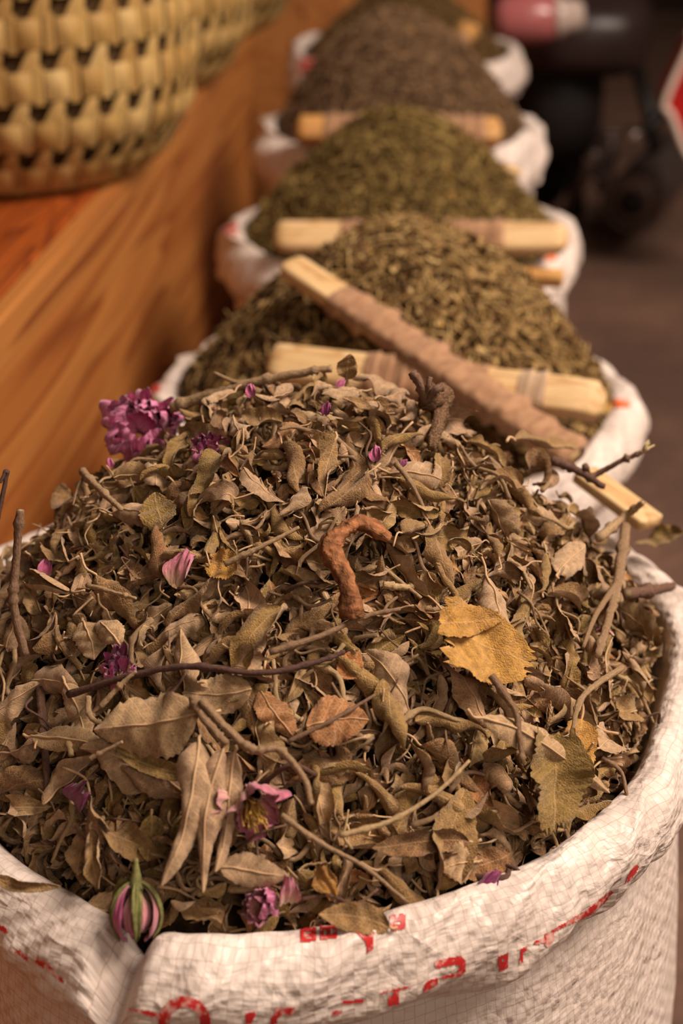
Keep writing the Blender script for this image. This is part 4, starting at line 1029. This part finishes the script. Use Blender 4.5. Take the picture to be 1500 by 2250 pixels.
def cap_petal(r, zs, phiw, th0, th1, ruf, m, seed, flare=0., nu=23, nv=19, round_=.22):
    """a petal wrapping a globe of radius r, its free edge crumpled"""
    rg = np.random.default_rng(seed); s = np.linspace(-1,1,nu); t = np.linspace(0,1,nv); S_, T_ = np.meshgrid(s,t,indexing='ij')
    p = rg.uniform(0,6.28,6)
    th = th0+(th1-th0)*T_*(1-round_*S_**2)
    ph = S_*phiw*(.62+.38*np.sin(PI*(.05+.72*T_)))*(1+.06*np.sin(6*T_+p[5]))
    n = .5*np.sin(4*S_+p[0]+3*T_)+.42*np.sin(9*S_+p[1]-4*T_)+.35*np.sin(8*T_+5*S_+p[2])+.28*np.sin(17*S_+p[3]+6*T_)+.22*np.sin(15*T_-11*S_+p[4])
    rr = r*(1+ruf*n*(.25+.75*T_)+flare*T_**3)
    v = np.stack([rr*np.sin(th)*np.cos(ph), rr*np.sin(th)*np.sin(ph), -rr*np.cos(th)*zs], -1)
    du = np.gradient(v,axis=0); dv = np.gradient(v,axis=1); nn = np.cross(du,dv); nn /= np.linalg.norm(nn,axis=-1,keepdims=True)+1e-12
    v = v.reshape(-1,3); nn = nn.reshape(-1,3); uv = np.stack([S_*.5+.5,T_],-1).reshape(-1,2); f = grid_faces(nu,nv)
    b = Buf(); b.add(v+nn*.0002, f, uv); b.add(v-nn*.0002, f[:, ::-1], uv)
    return b.mesh('petal', m)
def rose(px, py, size_px, label, axis, mats, npet, th1=2.2, zs=1.0, ruf=.16, flare=.0, phiw=1.0, seed=0, lift=.012, y=None, sepals=0, stamens=0):
    P0 = Vector(hp((px,py) if y is None else (px,py,y), lift)); depth = (P0-CAM).dot(_f); s = size_px*depth/FPX
    t = empty('dried_rose', P0); tag(t, label, 'rose')
    z = Vector(axis).normalized(); x = z.orthogonal()
    B = basis(x, z).to_3x3(); t.rotation_euler = B.to_euler()
    rg = np.random.default_rng(seed); h = s*zs; z0 = -h*.48
    for i in range(npet):
        k = i/max(1,npet-1)
        me = cap_petal(s*(.24+.26*k), zs, phiw*(1.25-.35*k), .25, th1*(1.08-.14*k)+rg.uniform(-.15,.15), ruf*(.8+.5*k), mats[i % len(mats)], seed*50+i, flare)
        o = link('petal', me, t); o.rotation_euler = (rg.uniform(-.12,.12), rg.uniform(-.12,.12), i*2.4+rg.uniform(-.3,.3))
    for i in range(sepals):
        me = cap_petal(s*.53, zs*1.0, .27, .12, 2.5 if i != 1 else 1.9, .05, M_SEPAL, seed*50+80+i, .0 if i != 1 else .25, round_=.75)
        o = link('sepal', me, t); o.rotation_euler = (0, 0, i*2*PI/sepals+.3)
    if sepals:
        v, f, uv = tube_arr(spline([(0,0,z0-h*.42),(0,0,z0-h*.22),(0,0,z0-.001),(0,0,z0+h*.10)],12), np.array([.05,.055,.06,.07,.085,.10,.115,.125,.135,.15,.17,.14])*s, 10, rough=.05)
        link('calyx', new_mesh('calyx', v, f, M_SEPAL, uv), t)
    if stamens:
        b = Buf()
        for i in range(stamens):
            d = rg.normal(size=3)*np.array([.065,.065,0])*s; e = d*1.5+np.array([0,0,h*(.02+.22*rg.uniform())]); st = d*.5+np.array([0,0,z0*.7])
            v, f, uv = tube_arr([st,(st+e)/2+rg.normal(size=3)*.03*s,e],[.0003,.0003,.0006],5); b.add(v,f,uv)
        link('stamens', b.mesh('stamens', M_STAMEN), t)
    return t
rose(330,972,168,'big crumpled magenta rose blossom on the upper left of the heap',(.25,-.50,.80),[M_MAGENTA],14,th1=2.3,zs=.74,ruf=.20,seed=1,lift=.012)
rose(472,1006,84,'small magenta rose bit right below the big magenta rose',(.2,-.5,.7),[M_MAGENTA,M_DEEP],6,th1=2.0,zs=.9,ruf=.24,seed=2,lift=.008)
rose(297,1480,88,'deep pink crumpled rosebud left of centre',(.3,-.45,.8),[M_MAGENTA,M_DEEP],5,th1=2.1,zs=1.2,ruf=.22,seed=3,lift=.014)
rose(566,1802,140,'open faded pink rose with yellow stamens in the lower middle',(.30,-.88,-.10),[M_PINK,M_PINK,M_CREAM],6,th1=1.75,zs=1.0,ruf=.20,flare=.35,phiw=.8,seed=4,lift=.024,stamens=60)
rose(335,2008,110,'striped pink and cream rosebud with green sepals hanging at the front rim',(.02,-.45,-.9),[M_PINK,M_CREAM,M_PINK,M_MAGENTA,M_CREAM],9,th1=2.85,zs=1.2,ruf=.06,phiw=.62,seed=5,lift=.022,sepals=5)
rose(566,1990,84,'pink crumpled rosebud at the front rim right of the striped bud',(-.2,-.6,.6),[M_PINK,M_PINK,M_MAGENTA],6,th1=2.3,zs=1.1,ruf=.16,seed=6,lift=.014)
def loose(px, py, wpx, label, m, seed, y=None, lift=.012):
    P0 = Vector(hp((px,py) if y is None else (px,py,y), lift)); depth = (P0-CAM).dot(_f); s = wpx*depth/FPX
    me = petal_mesh(s, s*1.1, m, cup=1.0, ruf=.5, curl=.6, seed=seed)
    rg = np.random.default_rng(seed); toc = (CAM-P0).normalized()
    o = link('rose_petal', me); o.matrix_world = Matrix.Translation(P0) @ basis(rg.normal(size=3)*.5+np.array([1,0,0]), Vector((0,-.3,.8))+Vector(rg.normal(size=3)*.3)) @ Matrix.Rotation(-.9, 4, 'X')
    tag(o, label, 'petal'); return o
for i, (x, y, w, lab, m) in enumerate((
    (405,1308,75,'pale pink petal with a green tip on the left slope below the crown',M_PINK), (195,1775,75,'dark purple petal deep in the lower left of the heap',M_DEEP),
    (1030,1952,52,'dark purple petal tucked behind the front rim on the right',M_DEEP), (733,892,22,'tiny magenta petal near the upright pointed leaf',M_MAGENTA),
    (718,952,28,'small deep magenta petal in the middle of the crown',M_DEEP), (815,1042,34,'magenta petal scrap below the crown, left of the folded green leaf',M_MAGENTA),
    (862,1048,18,'tiny dark pink petal right of the magenta scrap',M_DEEP), (18,1340,48,'magenta petal at the left edge behind the upright twig',M_MAGENTA),
    (128,1288,38,'magenta petal scrap on the far left flank',M_MAGENTA), (1308,1412,34,'pink petal scrap on the right flank beside the thick branch',M_PINK),
    (572,914,30,'rosy petal scrap under the thick beige twig',M_MAGENTA), (270,1062,20,'tiny magenta petal below the big magenta rose',M_MAGENTA),
    (462,1690,36,'purple petal scrap between the wedge leaf and the rolled bunch',M_DEEP), (625,1985,62,'pale pink petal right of the pink crumpled rosebud',M_PINK))):
    loose(x, y, w, lab, m, 300+i, lift=.013)

# ------------------------------------------------------------------ sticks laid across the sacks
def stick(label, A, B_, w, th, wrap, m=M_PALE, seed=0, roll=0., straps=(), bend_end=0.0):
    A, B_ = np.array(A), np.array(B_); mid = (A+B_)/2; Ln = np.linalg.norm(B_-A)
    t = empty('wrapped_stick' if wrap else 'wooden_stick', tuple(mid)); Bm = basis(B_-A, (0,-.25,1)).to_3x3() @ Matrix.Rotation(roll,3,'X'); t.rotation_euler = Bm.to_euler()
    tag(t, label, 'stick', 'sticks laid on the herbs')
    n = 40; s = np.linspace(-.5,.5,n); k = 20; a = np.linspace(0,2*PI,k,endpoint=False)
    def sect(e): c_, s_ = np.cos(a), np.sin(a); return np.sign(c_)*np.abs(c_)**e, np.sign(s_)*np.abs(s_)**e
    cy, cz = sect(.35)
    endf = (1-np.clip((np.abs(s)-.47)/.03,0,1)**3*.55)
    sag = -bend_end*np.clip((s-.38)/.12,0,1)**2
    P = np.stack([np.broadcast_to((s*Ln)[:,None],(n,k)), cy[None,:]*w/2*endf[:,None], cz[None,:]*th/2*endf[:,None]+sag[:,None]],-1)
    P = np.concatenate([P[:1]*np.array([1,.01,.01]), P, P[-1:]*np.array([1,.01,1])]); 
    P[-1,:,2] = sag[-1]
    idx = np.arange((n+2)*k).reshape(n+2,k); f = np.stack([idx[:-1],np.roll(idx[:-1],-1,1),np.roll(idx[1:],-1,1),idx[1:]],-1).reshape(-1,4)
    link('wooden_core', new_mesh('wooden_core', P.reshape(-1,3), f, m), t)
    def wrapping(s0, s1, name, mm, extra, turns):
        n = 110; s = np.linspace(s0,s1,n); e = .6; cy, cz = sect(e)
        ph = (s-s0)/(s1-s0)*turns
        saw = ((ph[:,None] + a[None,:]/(2*PI)) % 1.0)
        rg = np.random.default_rng(seed); fl = np.floor(ph[:,None]+a[None,:]/(2*PI)).astype(int) % 40; am = rg.uniform(.3,1.3,40)[fl]
        x = extra + .0048*am*saw**1.7
        P = np.stack([np.broadcast_to((s*Ln)[:,None],(n,k)), cy[None,:]*(w/2+x), cz[None,:]*(th/2+x)],-1)
        P = np.concatenate([P[:1]*np.array([1,.7,.7]),P,P[-1:]*np.array([1,.7,.7])])
        idx = np.arange((n+2)*k).reshape(n+2,k); f = np.stack([idx[:-1],np.roll(idx[:-1],-1,1),np.roll(idx[1:],-1,1),idx[1:]],-1).reshape(-1,4)
        ss = np.concatenate([[s[0]],s,[s[-1]]]); uv = np.stack([np.repeat(ss*Ln*100,k), np.tile(a/6.28,n+2)*3],-1)
        link(name, new_mesh(name, P.reshape(-1,3), f, mm, uv), t)
    if wrap: wrapping(wrap[0], wrap[1], 'cloth_wrap', M_WRAP, .0015, wrap[2])
    for (a0, a1) in straps: wrapping(a0, a1, 'strap', M_STRAP, .001, 2)
    return t
def lay(heap, A, B_, clear):
    """slide a stick along the two sight lines until it rests on the heap instead of inside it"""
    A, B_ = Vector(A), Vector(B_)
    for i in range(60):
        worst = min((A+(B_-A)*t).z-float(heap.h((A+(B_-A)*t).x, (A+(B_-A)*t).y)) for t in np.linspace(0,.8,17))
        if worst >= clear: break
        A = CAM+(A-CAM)*.996; B_ = CAM+(B_-CAM)*.999
    return A, B_
stick('long cloth-wrapped stick lying diagonally over the second sack, pale end at upper left', *lay(H2, at_y(628,578,1.36), at_y(1262,1005,1.085), .021), .029, .016, (-.30,.5,9), seed=1)
stick('stick under the long diagonal one in the second sack, rounded golden right end', at_y(588,795,1.195), at_y(1330,882,1.135), .034, .020, (-.20,.16,8), M_PALE, seed=2, straps=((.25,.33),), bend_end=.006, roll=.5)
stick('stick half buried across the third sack, pale blank end at right', at_y(602,520,1.665), at_y(1248,524,1.665), .036, .022, (-.27,.28,9), seed=3, roll=.6)
stick('cloth-wrapped stick lying across the fourth sack', at_y(650,286,2.14), at_y(1102,292,2.14), .040, .030, (-.36,.42,12), M_GOLD, seed=4, roll=.5)
stick('short pale stick end resting on the right side of the third sack rim', at_y(1060,358,1.99), at_y(1142,384,1.97), .018, .014, None, seed=5)
stick('small wooden stick end between second and third sack on the right', at_y(1100,606,1.53), at_y(1238,612,1.52), .020, .016, None, M_GOLD, seed=6)
stick('blurred stick upright in the farthest sack', at_y(985,110,2.74), at_y(1030,62,2.80), .045, .03, (-.45,.0,3), M_GOLD, seed=7)
stick('pale flat stick end lying on the right rear rim of the foreground sack', at_y(1280,1040,.978), at_y(1432,1152,.920), .024, .010, None, seed=8, roll=-.2)

# ------------------------------------------------------------------ parked moped in the dark lane on the right
moped = empty('parked_moped', (.62, 3.55, 0)); tag(moped, 'dark blurred moped parked at upper right with a pale red tail light', 'moped')
ML = Vector(moped.location)
def mp_(p): return np.array(Vector(p)-ML)
def mpart(name, me): return link(name, me, moped)
def lathe(profile, axis_from, axis_to, k=28):
    A = np.array(axis_from); d = np.array(axis_to)-A; Ln = np.linalg.norm(d); d /= Ln
    u = np.cross(d,[0,0,1.]); u /= np.linalg.norm(u); w = np.cross(d,u); a = np.linspace(0,2*PI,k,endpoint=False)
    v = np.array([[A+d*x*Ln + r_*(math.cos(t)*u+math.sin(t)*w) for (x,r_) in profile] for t in a]).reshape(-1,3)
    return v, grid_faces(k,len(profile),True)
# body shell: rounded tail fairing
def blob(c, r, e=.6, nu=28, nv=16):
    a = np.linspace(0,2*PI,nu,endpoint=False); b_ = np.linspace(-PI/2,PI/2,nv)
    sp = lambda x, q: np.sign(x)*np.abs(x)**q
    A, B_ = np.meshgrid(a,b_,indexing='ij')
    v = np.stack([c[0]+r[0]*sp(np.cos(A),e)*sp(np.cos(B_),e), c[1]+r[1]*sp(np.sin(A),e)*sp(np.cos(B_),e), c[2]+r[2]*sp(np.sin(B_),e)],-1).reshape(-1,3)
    return v, grid_faces(nu,nv,True)
v, f = blob(mp_((.47,3.75,.47)), (.17,.42,.11), .6); mpart('tail_fairing', new_mesh('tail_fairing', v, f, M_MAROON))
v, f = blob(mp_((.43,3.72,.29)), (.11,.30,.14), .55); mpart('side_panel', new_mesh('side_panel', v, f, M_BLACKP))
v, f = blob(mp_((.52,4.0,.66)), (.15,.38,.06), .6); mpart('seat', new_mesh('seat', v, f, M_BLACKP))
v, f = lathe([(0,.001),(0,.10),(.02,.14),(.1,.165),(.3,.178),(.7,.178),(.9,.165),(.98,.14),(1,.10),(1,.001)], mp_((.40,3.75,.18)), mp_((.48,3.75,.18))); tw_ = mpart('rear_wheel', new_mesh('rear_wheel', v, f, M_RUBBER))
v, f = lathe([(0,.001),(0,.05),(.2,.06),(.8,.06),(1,.05),(1,.001)], mp_((.385,3.75,.18)), mp_((.495,3.75,.18))); link('hub', new_mesh('hub', v, f, M_STEEL), tw_)
ea, eb = np.array(at_y(1385,448,3.25)), np.array((.80, 3.75, .16))
v, f = lathe([(0,.001),(.01,.026),(.0,.030),(.012,.052),(.03,.062),(.12,.068),(.7,.064),(.92,.045),(1,.02),(1,.001)], ea-np.array(ML), eb-np.array(ML)); mu = mpart('muffler', new_mesh('muffler', v, f, M_STEEL))
v, f = lathe([(0,.058),(-.004,.064),(0,.070),(.02,.072),(.03,.068)], ea-np.array(ML), eb-np.array(ML)); link('muffler_ring', new_mesh('muffler_ring', v, f, M_STEEL), mu)
v, f = lathe([(-.002,.001),(-.002,.03),(.02,.028)], ea-np.array(ML), eb-np.array(ML)); link('tail_pipe', new_mesh('tail_pipe', v, f, M_BLACKP), mu)
# shock absorber with coil
sa, sb = np.array(at_y(1340,285,3.4))-np.array(ML), np.array(at_y(1318,420,3.4))-np.array(ML)
v, f, uv = tube_arr([sa,(sa+sb)/2,sb], .012, 10); sh_ = mpart('shock_absorber', new_mesh('shock_absorber', v, f, M_STEEL, uv))
tt = np.linspace(0,1,160); u_ = np.array([1,0,0.]); w_ = np.cross((sb-sa)/np.linalg.norm(sb-sa),u_)
v, f, uv = tube_arr(sa+(sb-sa)*tt[:,None]*.8+.022*(np.cos(tt*50)[:,None]*u_+np.sin(tt*50)[:,None]*w_), .005, 6); link('coil', new_mesh('coil', v, f, M_STEEL, uv), sh_)
v, f = blob(np.array(at_y(1392,296,3.3))-np.array(ML), (.022,.03,.018), .8); mpart('chrome_cap', new_mesh('chrome_cap', v, f, M_CHROME))
for (p, q, r_) in (((1250,150,3.5),(1262,500,3.5),.022), ((1400,150,3.5),(1440,330,3.4),.018), ((1310,330,3.35),(1240,470,3.45),.014), ((1400,300,3.3),(1460,240,3.35),.016)):
    a_, b_ = np.array(at_y(*p))-np.array(ML), np.array(at_y(*q))-np.array(ML)
    if (b_+np.array(ML))[2] < .03: b_[2] = .03
    v, f, uv = tube_arr([a_,(a_+b_)/2+np.array([.006,0,0]),b_], r_, 10); mpart('frame_tube', new_mesh('frame_tube', v, f, M_BLACKP if r_ > .015 else M_STEEL, uv))
# tail light: rounded red lens and milky end
la, lb = np.array(at_y(1085,45,3.15))-np.array(ML), np.array(at_y(1215,38,3.15))-np.array(ML); lc = np.array(at_y(1285,32,3.15))-np.array(ML)
v, f = lathe([(0,.001),(.0,.025),(.05,.040),(.2,.050),(.6,.052),(.9,.050),(1,.044),(1,.001)], la, lb); tl = mpart('tail_light', new_mesh('tail_light', v, f, M_REDLENS))
v, f = lathe([(0,.001),(0,.043),(.2,.046),(.4,.034),(.8,.032),(.96,.022),(1,.001)], lb, lc); link('clear_lens', new_mesh('clear_lens', v, f, M_CLEARLENS), tl)
v, f, uv = tube_arr([lb*.5+la*.5, lb*.5+la*.5+np.array([.05,.16,-.03]), mp_((.44,3.52,.49))], .018, 10); mpart('light_bracket', new_mesh('light_bracket', v, f, M_BLACKP, uv))
# bag hooked on the moped
bag = empty('red_bag', tuple(at_y(1530,215,3.0))); tag(bag, 'bright red bag with pale piping at the right edge beside the moped', 'bag')
BL = np.array(bag.location)
out = [np.array(at_y(x,y,3.0))-BL for (x,y) in ((1520,90),(1462,222),(1475,255),(1530,360),(1640,330),(1640,120))]
nb = len(out); D = np.array([0,.10,0.])
v = np.array(out+[p+D for p in out]); f = [list(range(nb)), list(range(2*nb-1,nb-1,-1))]+[[i+nb,(i+1)%nb+nb,(i+1)%nb,i] for i in range(nb)]
o = link('bag_body', new_mesh('bag_body', v, f, M_REDCLOTH, smooth=False), bag); add_bevel(o, .008)
v, f, uv = tube_arr(spline(np.array(out+[out[0]]), 60), .0075, 8); link('piping', new_mesh('piping', v, f, M_TRIM, uv), bag)
v, f, uv = tube_arr(spline([out[0]+D/2, out[0]+D/2+np.array([.05,0,.12]), out[5]+D/2], 24), .006, 8); link('handle', new_mesh('handle', v, f, M_TRIM, uv), bag)
